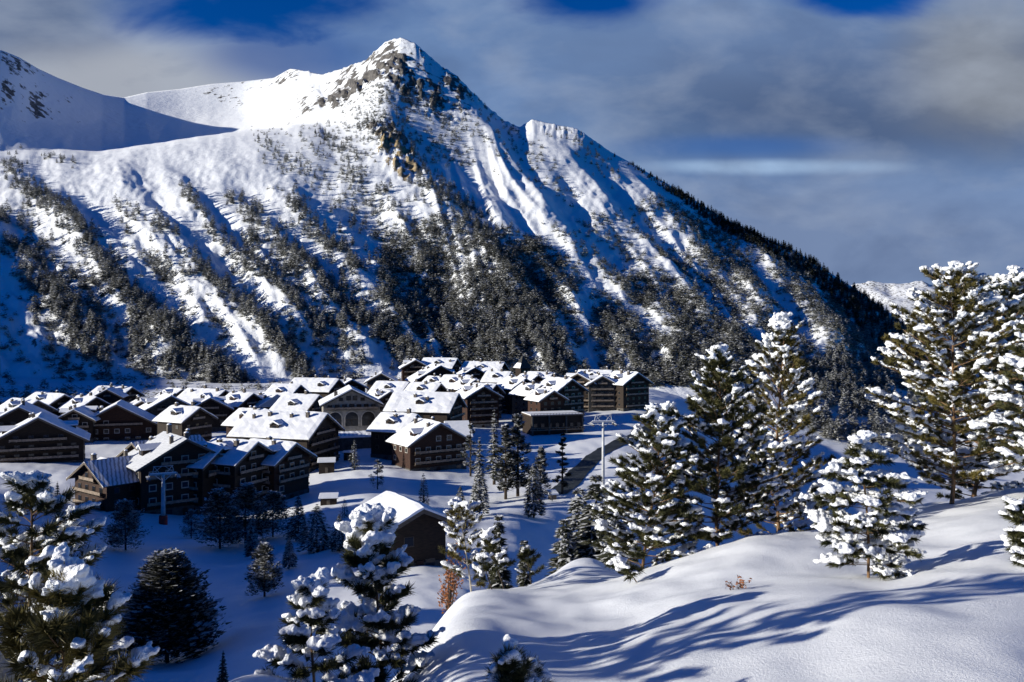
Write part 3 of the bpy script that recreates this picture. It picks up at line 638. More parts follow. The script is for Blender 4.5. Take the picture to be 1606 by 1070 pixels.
# ------------------------------------------------------------------ snow laden pines in the foreground
ICO = None
def ico(sub=1):
    bm = bmesh.new(); bmesh.ops.create_icosphere(bm, subdivisions=sub, radius=1.0)
    V = np.array([v.co[:] for v in bm.verts]); Fc = np.array([[v.index for v in f.verts] for f in bm.faces]); bm.free()
    return V, Fc
IV, IF = ico(2)
def snow_pine(name, base, H, prof, label, seed, whorl=0.30, nb=5, needle=0.085, nper=34, snow=(0.07,0.13), psnow=0.85, up=0.35, lean=(0,0),
              bark='bark', mat='needle', bare=0.1, voxel=0.022, tuft_gap=0.16, group=None, flat=0.6, rad=0.022, skip=None, nw=0.0042, topsnow=1.0):
    """trunk with whorls of limbs, needle tufts along the limbs, snow lying on the tufts. prof: (height fraction, radius) pairs"""
    g = random.Random(seed); root = empty(name, base)
    ph = [p[0] for p in prof]; pr = [p[1] for p in prof]
    R = lambda z: float(np.interp(z/H, ph, pr))
    tip = Vector((lean[0]*H, lean[1]*H, H))
    def axis(z):
        t = z/H; return Vector((lean[0]*H*t**1.3+0.012*H*math.sin(t*5+seed), lean[1]*H*t**1.3+0.010*H*math.sin(t*4+2*seed), z))
    wood = MB(); zs = np.linspace(-0.5, H*0.985, 12)
    wood.tube([axis(z) if z > 0 else Vector((0, 0, z)) for z in zs], [max(rad*H/3.0*(1-z/H)**0.9 + 0.006, 0.006)*(1.0 if z > 0 else 1.15) for z in zs], 8)
    NV, NF = [], []; blobs = []; needle = needle*1.22; nper = int(nper*1.9); nb += 1
    def tuft(c, d, k, ln):
        d = d.normalized(); a = d.orthogonal().normalized(); b = d.cross(a)
        for i in range(k):
            t = g.uniform(0, 6.283); sp = g.uniform(0.25, 1.05)
            v = (d*(1.0-0.45*sp)+(a*math.cos(t)+b*math.sin(t))*sp+Vector((0,0,0.12))).normalized()
            o = c-d*g.uniform(0, ln*0.9); e = o+v*ln*g.uniform(0.7, 1.15)
            w = v.cross(Vector((g.uniform(-1,1), g.uniform(-1,1), g.uniform(-1,1)))).normalized()*nw*1.35*(ln/0.085)
            n0 = len(NV); NV.extend((o+w, o-w, e)); NF.append((n0, n0+1, n0+2))
    def limb(o, d, l, rr, depth=0):
        """one limb: curved, with side shoots"""
        pts = [o]; p = o.copy(); dd = d.copy(); seg = 5
        for s in range(seg):
            dd = (dd+Vector((g.uniform(-.09,.09), g.uniform(-.09,.09), up*0.16-0.03))).normalized()
            p = p+dd*(l/seg); pts.append(p.copy())
        wood.tube(pts, [rr*(1-0.75*i/seg)+0.002 for i in range(seg+1)], 5, 0, False)
        k = max(1, int(l/tuft_gap)); heavy = g.random() < psnow*0.85
        if heavy and l > tuft_gap*1.4:                      # snow lying along the bough
            nq = int(l/(snow[0]*1.5))
            for q_ in range(nq):
                f = 0.30+0.68*(q_+g.uniform(0.1,0.9))/nq; x_ = f*seg*0.999
                if g.random() < 0.78: blobs.append((pts[int(x_)].lerp(pts[min(int(x_)+1, seg)], x_-int(x_))+Vector((g.uniform(-.3,.3)*snow[0], g.uniform(-.3,.3)*snow[0], snow[0]*0.28+needle*0.10)), dd, snow[0]*g.uniform(0.55,0.85)))
        for i in range(k+1):
            f = 1-(i/(k+0.6))*0.8
            q = pts[0].lerp(pts[-1], f) if l < 0.12 else (lambda x: pts[int(x)].lerp(pts[min(int(x)+1, seg)], x-int(x)))(f*seg*0.999)
            if f < bare: continue
            side = Vector((-dd.y, dd.x, 0)).normalized()*(g.choice((-1,1)) if i else 0)
            sd = (dd*0.8+side*0.9+Vector((0,0,0.25))).normalized() if i else dd
            sl = 0 if i == 0 else g.uniform(0.25, 0.6)*min(l*0.55, tuft_gap*2.2)
            e = q+sd*sl
            if sl > 0.06: wood.tube([q, e], [rr*0.35+0.002, 0.002], 4, 0, False)
            tuft(e, sd, nper, needle)
            if sl > tuft_gap: tuft(q.lerp(e, 0.55), sd, nper//2, needle)
            if heavy and g.random() < (0.97 if i == 0 else 0.62):
                s0 = g.uniform(*snow)*(0.62+0.4*f)*g.choice((0.75,1,1.15))
                blobs.append((e+Vector((0,0,s0*0.30+needle*0.15)), sd, s0*0.92))
                if g.random() < 0.12: blobs.append((q.lerp(e, 0.4)+Vector((g.uniform(-.3,.3)*s0, g.uniform(-.3,.3)*s0, s0*0.25+needle*0.1)), dd, s0*0.75))
    z = H*0.025 if not skip else H*skip; j = 0
    while z < H*0.955:
        r = R(z); o = axis(z)
        for b in range(nb):
            a = b*2*math.pi/nb+j*1.1+g.uniform(-0.35, 0.35); l = r*g.uniform(0.72, 1.12)
            if l < 0.04: continue
            t = z/H; rise = up*(0.25+1.5*t**2)+g.uniform(-.12,.1)
            limb(o+Vector((0,0,g.uniform(-.4,.4)*whorl)), Vector((math.cos(a), math.sin(a), rise)).normalized(), l, rad*H/3.0*0.32*(1-0.6*t))
        z += whorl*g.uniform(0.8, 1.2)*(1.0-0.35*z/H); j += 1
    tuft(axis(H*0.99), Vector((lean[0],lean[1],1)), nper*2, needle*1.1)
    tuft(axis(H*0.95), Vector((lean[0],lean[1],1)), nper, needle*1.1)
    s0 = snow[1]*topsnow
    if topsnow > 0:
        for q in range(3): blobs.append((axis(H)+Vector((g.uniform(-.4,.4)*s0, g.uniform(-.4,.4)*s0, (0.35-0.75*q)*s0)), Vector((1,0,0)), s0*(0.95-0.12*q)))
    me = np_mesh('crown', np.array([v[:] for v in NV]), np.array(NF), [M[mat]]); link('crown', me, root)
    wood.build('trunk', M[bark], root, True)
    if blobs:
        Vs, Fs, b0 = [], [], 0
        lump = []
        for c, d, s in blobs:
            lump.append((c, d, s*0.92))
            for q in range(2):
                o_ = d*g.uniform(-1.1,1.1)*s+Vector((g.uniform(-.7,.7)*s, g.uniform(-.7,.7)*s, g.uniform(-.25,.2)*s)); lump.append((c+o_, d, s*g.uniform(0.45,0.75)))
        for c, d, s in lump:
            d = Vector((d.x, d.y, d.z*0.5)); d = d.normalized() if d.length > 0.05 else Vector((1,0,0))
            e = Vector((-d.y, d.x, 0)).normalized() if abs(d.z) < 0.95 else Vector((0,1,0)); u = d.cross(e); u = u if u.z > 0 else -u
            B = np.array([(d*s*g.uniform(0.85,1.3))[:], (e*s*g.uniform(0.75,1.1))[:], (u*s*flat*g.uniform(0.85,1.15))[:]])
            W = IV.copy(); W[:,2] = np.where(W[:,2] < 0, W[:,2]*0.55, W[:,2])
            Vs.append(W@B+np.array(c[:])); Fs.append(IF+b0); b0 += len(IV)
        V = np.concatenate(Vs)
        me = np_mesh('snow_load', V, np.concatenate(Fs), [M['snow']], smooth=True)
        o = link('snow_load', me, root)
        rm = o.modifiers.new('fuse', 'REMESH'); rm.mode = 'VOXEL'; rm.voxel_size = voxel; rm.use_smooth_shade = True
        tx_ = bpy.data.textures.get('lumps') or bpy.data.textures.new('lumps', 'CLOUDS'); tx_.noise_scale = 0.05; tx_.noise_depth = 3
        dm = o.modifiers.new('lumps', 'DISPLACE'); dm.texture = tx_; dm.strength = snow[1]*0.8; dm.mid_level = 0.55; dm.texture_coords = 'GLOBAL'
        sm = o.modifiers.new('settle', 'SMOOTH'); sm.factor = 0.5; sm.iterations = 1
    tag(root, label, 'tree', group)
    return root
def pine_at(px_base, px_top, py_top, D, prof_px, label, seed, **kw):
    """root where the trunk meets the snow at px_base; prof_px: (rows below the top, half width) in sight-line units"""
    b = Vector(((px_base-CX)/F*D, D, 0)); b.z = gz(b.x, b.y)-0.03
    top = at(px_top, py_top, D); H = top.z-b.z
    k = D/F
    prof = sorted([(1-(r*k)/H, w*k) for r, w in prof_px])
    return snow_pine('snow_laden_pine', b, H, prof, label, seed, lean=((top.x-b.x)/H, kw.pop('ly', 0.0)), **kw)
G = 'snow laden pines around the foreground knoll'
pine_at(1492, 1500, 418, 16, [(0,8),(40,45),(100,85),(170,115),(250,125),(320,110),(360,60)], 'tallest snow laden pine on the right with a bare reddish trunk', 1, group=G,
        whorl=0.23, nb=6, snow=(0.075,0.135), up=0.45, nper=40, mat='needle_gold', psnow=0.9, skip=0.10)
pine_at(1525, 1590, 424, 19, [(0,8),(60,55),(140,90),(230,120),(320,130),(360,60)], 'dark snow laden pine behind the tallest one at the right edge', 2, group=G,
        whorl=0.26, nb=6, snow=(0.08,0.14), up=0.4, nper=40, psnow=0.8)
pine_at(1640, 1632, 500, 14, [(0,8),(60,45),(140,80),(230,95),(300,60)], 'snow laden pine cut off by the right edge of the view', 12, group=G,
        whorl=0.28, nb=6, snow=(0.08,0.14), up=0.35, nper=36, skip=0.2)
pine_at(1222, 1226, 498, 17, [(0,8),(50,35),(120,62),(200,80),(290,105),(350,110),(375,95)], 'snow laden pine with a thin bare leader between the wide pine and the tall one', 3, group=G,
        whorl=0.30, nb=6, snow=(0.07,0.12), up=0.7, nper=36, mat='needle_gold', psnow=0.82, bark='bark')
pine_at(1128, 1124, 548, 15, [(0,8),(40,30),(100,70),(170,95),(250,120),(320,135),(352,125)], 'wide bushy snow laden pine in the middle of the right group', 4, group=G,
        whorl=0.20, nb=6, snow=(0.055,0.095), up=0.55, nper=40, psnow=0.85, tuft_gap=0.14)
pine_at(1010, 1042, 640, 14.5, [(0,8),(40,40),(100,65),(180,85),(235,95),(262,80)], 'low left flank pine of the right group, thick with small snow clumps', 5, group=G,
        whorl=0.19, nb=6, snow=(0.06,0.10), up=0.5, nper=40, psnow=0.92, tuft_gap=0.14)
pine_at(1362, 1352, 688, 10, [(0,8),(40,46),(90,74),(140,78),(185,66),(215,42)], 'small pine bowed under thick snow in front of the tall one, thin trunk bare', 6, group=G,
        whorl=0.17, nb=6, snow=(0.07,0.12), up=0.1, nper=44, needle=0.075, psnow=0.95, flat=0.55, voxel=0.016, tuft_gap=0.13, skip=0.12)
pine_at(596, 590, 812, 8, [(0,6),(40,45),(100,60),(180,75),(260,85),(380,95),(480,60)], 'snow capped young pine in front of the lone chalet, tall and thickly clumped', 7, group=G,
        whorl=0.19, nb=5, snow=(0.065,0.115), up=0.55, nper=60, needle=0.085, psnow=0.72, flat=0.78, voxel=0.014, tuft_gap=0.13, nw=0.0032, topsnow=1.15)
pine_at(492, 488, 925, 7, [(0,6),(30,30),(70,48),(130,70),(220,85),(330,70)], 'short snow capped young pine left of the taller clumped one', 8, group=G,
        whorl=0.17, nb=5, snow=(0.06,0.105), up=0.5, nper=60, needle=0.075, psnow=0.75, flat=0.8, voxel=0.013, tuft_gap=0.12, nw=0.003, topsnow=0.75)
pine_at(48, 42, 755, 7, [(0,8),(60,55),(140,100),(230,120),(330,140),(440,150),(560,90)], 'big pine at the left edge with long snowy boughs', 9, group=G,
        whorl=0.25, nb=6, snow=(0.05,0.085), up=0.3, nper=60, needle=0.085, psnow=0.92, flat=0.6, voxel=0.014, tuft_gap=0.15, nw=0.003)
pine_at(88, 104, 918, 4.5, [(0,8),(50,60),(110,100),(190,130),(300,140),(420,80)], 'near pine at lower left with a thick rounded snow cap', 10, group=G,
        whorl=0.15, nb=5, snow=(0.05,0.085), up=0.6, nper=80, needle=0.085, psnow=0.7, flat=0.75, voxel=0.010, tuft_gap=0.12, mat='needle_gold', nw=0.0022, topsnow=1.1)
pine_at(800, 797, 1035, 5.2, [(0,8),(20,30),(50,45),(90,40)], 'tip of a little pine poking out of the snow at the bottom edge', 11, group=G,
        whorl=0.075, nb=5, snow=(0.035,0.055), up=0.9, nper=60, needle=0.07, psnow=0.6, flat=0.8, voxel=0.010, tuft_gap=0.09, nw=0.0022)
pine_at(838, 842, 1050, 5.4, [(0,6),(20,18),(50,25),(80,20)], 'smaller snow capped pine shoot beside the tip at the bottom edge', 13, group=G,
        whorl=0.08, nb=4, snow=(0.035,0.05), up=0.9, nper=50, needle=0.065, psnow=0.6, flat=0.8, voxel=0.010, tuft_gap=0.09, nw=0.0022)
pine_at(1612, 1604, 792, 9, [(0,15),(20,30),(45,22)], 'low snowy bough at the right edge above the shadowed snow', 14, group=G,
        whorl=0.10, nb=5, snow=(0.05,0.075), up=0.2, nper=50, needle=0.07, psnow=0.9, voxel=0.012, tuft_gap=0.11)
# saplings on the crest
pine_at(738, 722, 786, 16, [(0,8),(40,38),(90,48),(130,40),(150,18)], 'sparse crest sapling with a pale trunk and rust brown lower boughs', 20, group=G,
        whorl=0.24, nb=4, snow=(0.06,0.10), up=0.6, nper=36, psnow=0.55, bark='bark_grey', mat='needle_gold', skip=0.22)
pine_at(790, 762, 842, 15, [(0,8),(30,22),(60,32),(90,28)], 'leaning snow clumped sapling in the middle of the crest group', 21, group=G,
        whorl=0.17, nb=4, snow=(0.06,0.085), up=0.7, nper=30, psnow=0.9, bark='bark_dark', skip=0.38)
pine_at(772, 752, 872, 14.5, [(0,6),(30,20),(60,22)], 'lowest leaning sapling of the crest group beside the pale trunk', 22, group=G,
        whorl=0.15, nb=4, snow=(0.05,0.08), up=0.7, nper=26, psnow=0.8, bark='bark_dark', skip=0.4)
pine_at(834, 822, 862, 17, [(0,6),(20,20),(45,24)], 'dark little sapling at the right end of the crest group', 23, group=G,
        whorl=0.18, nb=4, snow=(0.045,0.07), up=0.6, nper=36, psnow=0.35, bark='bark_dark', skip=0.35)
pine_at(1000, 968, 882, 12.5, [(0,8),(15,18),(26,12)], 'snow covered stump of a sapling leaning at the foot of the wide pine', 24, group=G,
        whorl=0.10, nb=4, snow=(0.05,0.085), up=0.3, nper=16, psnow=0.9, bark='bark', skip=0.4)
# two tall pines just outside the frame on the left; their shadows lie across the foreground snow
for i, (x, y, top) in enumerate([(-5.4, 4.95, 0.95), (-7.0, 4.9, 1.5)]):
    z = gz(x, y)
    snow_pine('snow_laden_pine', (x, y, z), top-z, [(0,0.3),(0.1,0.75),(0.4,0.8),(0.7,0.55),(0.9,0.25),(1,0.05)],
        'tall snow laden pine just outside the left edge, casting the long foreground shadow', 30+i, whorl=0.5, nb=4, snow=(0.09,0.15), nper=26, needle=0.1, voxel=0.03, tuft_gap=0.24, group='pines outside the left edge', nw=0.006)

# rusty leaves of the beech shoot among the crest saplings, and the dry sprig in the foreground
def leafy(name, base, h, r, n, size, seed, label, cat):
    g = random.Random(seed); root = empty(name, base)
    t = MB(); V, Fs = [], []
    for k in range(9):
        a = g.uniform(0, 6.28); l = r*g.uniform(0.5, 1); e = Vector((math.cos(a)*l, math.sin(a)*l, h*g.uniform(0.35, 1)))
        t.tube([(0,0,-0.15), (e.x*0.4, e.y*0.4, e.z*0.6), e], [0.010*h+0.002, 0.006*h+0.001, 0.002], 4)
        for q in range(n//9):
            c = e*g.uniform(0.45, 1.0)+Vector((g.uniform(-1,1), g.uniform(-1,1), g.uniform(-1,1)))*r*0.22
            d = Vector((g.uniform(-1,1), g.uniform(-1,1), g.uniform(-1,.4))).normalized(); s = d.orthogonal().normalized()
            b = len(V); V += [c-d*size, c+s*size*0.45, c+d*size, c-s*size*0.45]; Fs.append((b, b+1, b+2, b+3))
    t.build('twig', M['bark_dark'], root, True)
    link('foliage', np_mesh('foliage', np.array([v[:] for v in V]), np.array(Fs), [M['leaf_rust']]), root)
    tag(root, label, cat)
p = at(704, 925, 16.3); g_ = gz(p.x, p.y)
leafy('beech_shoot', (p.x, p.y, g_), 1.45, 0.42, 640, 0.032, 3, 'rust brown leafed beech shoot at the left of the crest saplings', 'shrub')
p = at(727, 800, 16.4); 
x = (1153-CX)/F*9.6; leafy('dry_sprig', (x, 9.6, gz(x, 9.6)), 0.12, 0.16, 60, 0.022, 5, 'dry orange brown sprig lying on the open foreground snow', 'plant')

# ------------------------------------------------------------------ chalets
def roof_profile(hw, pitch, over, th):
    """half-width hw plus overhang, returns x and drop"""
    W = hw+over; return W, W*math.tan(pitch)
def chalet(name, apex, yaw, W, L, label, pitch=29, wall='wood', storeys=None, balc='front', chim=1, dorm=0, seed=0, group='chalets of the village',
           win='wood', eave_min=None, snowmat='roof_snow', thin=False, base='render_dim', cat='chalet', winside=('r','l'), near=False, over=1.8, nwin=None):
    """gable end stands at local y = 0 facing -y, the ridge runs to +y; apex is the snow-covered gable peak"""
    g = random.Random(seed*7+11)
    th = math.radians(pitch); yw = math.radians(yaw); tn = math.tan(th)
    c, s = math.cos(yw), math.sin(yw)
    # footprint corners in the world: the gable normal is (sin yaw, -cos yaw)
    loc = Vector((apex.x, apex.y, 0))
    def wd(x, y): return (apex.x+x*c-y*s, apex.y+x*s+y*c)
    zs = [gz(*wd(x, y)) for x in (-W/2, W/2) for y in (1, L)]
    z0 = min(min(zs), apex.z-6)-0.4; loc.z = z0
    snow_t = 0.66; top = apex.z-z0-snow_t-0.25             # height of the wall under the ridge
    eave = top-W/2*tn
    root = empty(name, loc, yw)
    # walls: a pentagon prism with a stone foot
    foot = min(2.6, eave*0.22)
    b = MB()
    def prism(z1, inset, mi, gab):
        hw = W/2-inset; y0, y1 = 1.0+inset-inset, L-inset
        if gab:
            e = eave; V = [(-hw,y0,z1),(hw,y0,z1),(hw,y0,e),(0,y0,e+hw*tn),(-hw,y0,e),(-hw,y1,z1),(hw,y1,z1),(hw,y1,e),(0,y1,e+hw*tn),(-hw,y1,e)]
            b.add(V, [(0,1,2,3,4),(9,8,7,6,5),(1,6,7,2),(5,0,4,9),(0,5,6,1),(2,7,8,3),(3,8,9,4)], mi)
    prism(foot, 0, 0, True)
    b.box(-W/2-0.12, W/2+0.12, 0.88, L+0.12, -1.5, foot, 1)
    b.build('wall', [M[wall], M[base]], root)
    # roof deck and its snow
    ov = over; hw = W/2+ov
    rf = MB(); dk = 0.24
    zr = top+0.02; ze = zr-hw*tn
    P = [(-hw,ze),(0,zr),(hw,ze),(hw,ze+dk),(0,zr+dk),(-hw,ze+dk)]
    y0, y1 = -0.6, L+0.9
    V = [(x,y0,z) for x, z in P]+[(x,y1,z) for x, z in P]
    rf.add(V, [(0,1,4,5),(1,2,3,4),(11,10,7,6),(10,9,8,7),(6,7,1,0),(7,8,2,1),(2,8,9,3),(0,5,11,6),(5,4,10,11),(4,3,9,10)], 0)
    # gable boards and purlin ends
    for sx in (-1, 1):
        rf.add([(0,y0-0.10,zr-0.45),(0,y0-0.10,zr+dk-0.03),(sx*hw,y0-0.10,ze+dk-0.03),(sx*hw,y0-0.10,ze-0.42),
                (0,y0-0.005,zr-0.45),(0,y0-0.005,zr+dk-0.03),(sx*hw,y0-0.005,ze+dk-0.03),(sx*hw,y0-0.005,ze-0.42)],
               [(0,1,2,3),(7,6,5,4),(0,4,5,1),(1,5,6,2),(2,6,7,3),(3,7,4,0)], 1)
        for q in (0.45, 0.85):
            rf.box(sx*hw*q-0.15, sx*hw*q+0.15, y0+0.02, 1.0, zr-hw*q*tn-0.40, zr-hw*q*tn-0.06, 1)
    roof = rf.build('roof', [M['slate'], M['wood_grey']], root)
    nseg = max(6, int(L/1.6)); npf = 18
    prof = [(-hw-0.10, ze+dk+0.01, 0.0)]
    for k in range(npf+1):
        x = -hw-0.12+(2*hw+0.24)*k/npf; q = abs(x)
        edge = min(1.0, (hw+0.16-q)/0.5); t = snow_t*(0.35+0.65*math.sqrt(max(0.0, edge)))*(0.35 if thin else 1.0)
        prof.append((x, zr+dk-min(q, hw)*tn+t-0.10*math.exp(-(q/0.7)**2), 1.0))
    prof.append((hw+0.10, ze+dk+0.01, 0.0)); prof.append((0, zr+dk+0.01, 0.0)); m = len(prof)
    ysn = np.linspace(y0-0.15, y1+0.1, nseg+1)
    V = np.zeros((nseg+1, m, 3)); sd = seed*3.7
    for i, y in enumerate(ysn):
        for k, (x, z, w) in enumerate(prof):
            e = 0.25 if (i in (0, nseg) and w) else 0.0
            V[i, k] = (x, y, z-e)
    nz = fbm(V[:,:,0]*0.35+sd, V[:,:,1]*0.35+sd, 5, 3)
    wv = np.array([p[2] for p in prof])[None]
    V[:,:,2] += wv*nz*(0.05 if thin else 0.16)
    V[:,:,0] += np.sign(V[:,:,0])*wv*(np.abs(V[:,:,0]) > hw-0.2)*0.22*pnoise(V[:,:,1]*0.5+sd, V[:,:,1]*0.0+1.3, 6)
    Fq = [(i*m+k, i*m+(k+1) % m, (i+1)*m+(k+1) % m, (i+1)*m+k) for i in range(nseg) for k in range(m)]
    sn = MB(); sn.add(V.reshape(-1, 3).tolist(), Fq+[tuple(range(m-1, -1, -1)), tuple(nseg*m+k for k in range(m))])
    sn.build('snow_cover', M['thin_snow' if thin else snowmat], roof)
    # chimneys with snow caps
    for k in range(chim):
        x = g.uniform(-0.55, 0.1)*W/2 if g.random() < 0.75 else g.uniform(0.1, 0.4)*W/2
        y = L*(k+0.5+g.uniform(-.25,.25))/chim; zc = zr-abs(x)*tn
        ch = MB(); w2 = g.uniform(0.42, 0.6); hc = g.uniform(1.5, 2.3)
        ch.box(x-w2, x+w2, y-w2, y+w2, zc-0.3, zc+hc+0.3, 0); ch.box(x-w2*1.25, x+w2*1.25, y-w2*1.25, y+w2*1.25, zc+hc+0.3, zc+hc+0.42, 0)
        for (dx, dy, dz, rr) in ((0,0,0.42,1.05),):
            Wv = IV*np.array([w2*1.15, w2*1.15, 0.38])+np.array([x, y, zc+hc+0.46]); ch.add(Wv.tolist(), [tuple(f) for f in IF.tolist()], 1)
        ch.build('chimney', [M['stone'], M['roof_snow']], roof)
    for k in range(dorm):
        y = L*(k+0.5)/dorm; side = -1 if (k % 2 == 0 or dorm < 2) else 1
        dw, dl = 1.7, W*0.26; xo = side*(W*0.40); zb = zr-abs(xo)*tn
        d = MB(); zt = zb+2.1
        X0, X1 = sorted((xo, side*W*0.1))
        d.box(X0, X1, y-dw, y+dw, zb-0.4, zt, 0)
        hh = dw*0.55
        e0, e1 = sorted((xo+side*0.7, side*W*0.06))
        d.add([(e0,y-dw-0.5,zt-0.1),(e1,y-dw-0.5,zt-0.1),(e1,y,zt+hh),(e0,y,zt+hh),(e0,y+dw+0.5,zt-0.1),(e1,y+dw+0.5,zt-0.1),
               (e0,y-dw-0.5,zt+0.35),(e1,y-dw-0.5,zt+0.35),(e1,y,zt+hh+0.55),(e0,y,zt+hh+0.55),(e0,y+dw+0.5,zt+0.35),(e1,y+dw+0.5,zt+0.35)],
              [(0,1,2,3),(3,2,5,4),(9,8,7,6),(10,11,8,9),(6,7,1,0),(4,5,11,10),(0,3,9,6),(3,4,10,9),(1,7,8,2),(2,8,11,5)], 1)
        d.box(xo+side*0.03 if side > 0 else xo-0.05, xo+0.05 if side > 0 else xo-0.03, y-0.7, y+0.7, zb+0.5, zt-0.4, 2)
        d.build('dormer', [M[wall], M['roof_snow'], M['glass']], roof)
    # windows and balconies, storey by storey
    st = storeys or max(2, int((eave-0.5)/2.9)); sh = (eave-0.4)/st
    wf, wg = M['frame_pale' if win == 'pale' else 'wood_grey'], M['glass']
    def window(face, u, z, ww, hh):
        fr = MB(); pn = MB(); t = 0.26 if win == 'pale' else 0.09
        if face == 'f': y = 1.0
        if face == 'f':
            fr.box(u-ww-t, u+ww+t, y-0.10, y-0.003, z-t, z+hh+t); pn.box(u-ww, u+ww, y-0.135, y-0.102, z, z+hh)
            fr.box(u-ww-t-.05, u+ww+t+.05, y-0.22, y-0.102, z-t-0.07, z-t-0.003)
        else:
            sx = 1 if face == 'r' else -1; x = sx*W/2
            a, b_ = sorted((x+sx*0.003, x+sx*0.10)); fr.box(a, b_, u-ww-t, u+ww+t, z-t, z+hh+t)
            a, b_ = sorted((x+sx*0.102, x+sx*0.135)); pn.box(a, b_, u-ww, u+ww, z, z+hh)
        f = fr.build('window', wf, root); pn.build('pane', wg, f)
    nw = nwin or max(2, int(W/4.2))
    for k in range(st+1):
        z = 0.75+k*sh
        span = W/2-0.9 if z+1.6 < eave else (W/2-0.9)*max(0, 1-(z+1.9-eave)/(top-eave))
        if span < 1.0 or z+1.7 > top-0.6: continue
        n_ = max(1, int(round(nw*span/(W/2-0.9))))
        for i in range(n_):
            u = (-span+2*span*(i+0.5)/n_)
            if g.random() < 0.12: continue
            window('f', u, z, min(0.75, span/n_*0.6), 1.35)
        if balc in ('front', 'both') and k > 0 and g.random() < 0.9:
            bb = MB(); w_ = span*0.96; zb = z-0.65
            bb.box(-w_, w_, -0.25, 0.99, zb-0.16, zb, 0)
            bb.box(-w_, w_, -0.25, -0.17, zb+0.28, zb+1.0, 1); bb.box(-w_-0.04, w_+0.04, -0.30, -0.12, zb+1.0, zb+1.09, 1)
            for q in range(int(w_)+1):
                xq = -w_+0.06+(2*w_-0.12)*q/max(1, int(w_)); bb.box(xq-0.05, xq+0.05, -0.165, -0.08, zb, zb+1.0, 1)
            bb.build('balcony', [M['wood'], M['rail']], root)
    if near or 'r' in winside:
        for face in winside:
            for k in range(st):
                z = 0.75+k*sh
                if z+1.5 > eave-0.2: continue
                n_ = max(2, int(L/4.5))
                for i in range(n_):
                    if g.random() < 0.15: continue
                    window(face, 1.6+(L-2.2)*(i+0.5)/n_, z, 0.62, 1.3)
                if balc in ('side', 'both') and k > 0:
                    bb = MB(); sx = 1 if face == 'r' else -1; zb = z-0.65; x = sx*W/2
                    a, b_ = sorted((x+sx*0.01, x+sx*1.2)); bb.box(a, b_, 1.6, L-0.8, zb-0.16, zb, 0)
                    a, b_ = sorted((x+sx*1.12, x+sx*1.2)); bb.box(a, b_, 1.6, L-0.8, zb+0.28, zb+1.02, 1)
                    bb.build('balcony', [M['wood'], M['rail']], root)
    dr = MB(); dr.box(-0.6, 0.6, 0.72, 0.877, 0.0, 2.1); dr.build('door', M['wood_red'], root)
    tag(root, label, cat, group)
    return root, eave, top
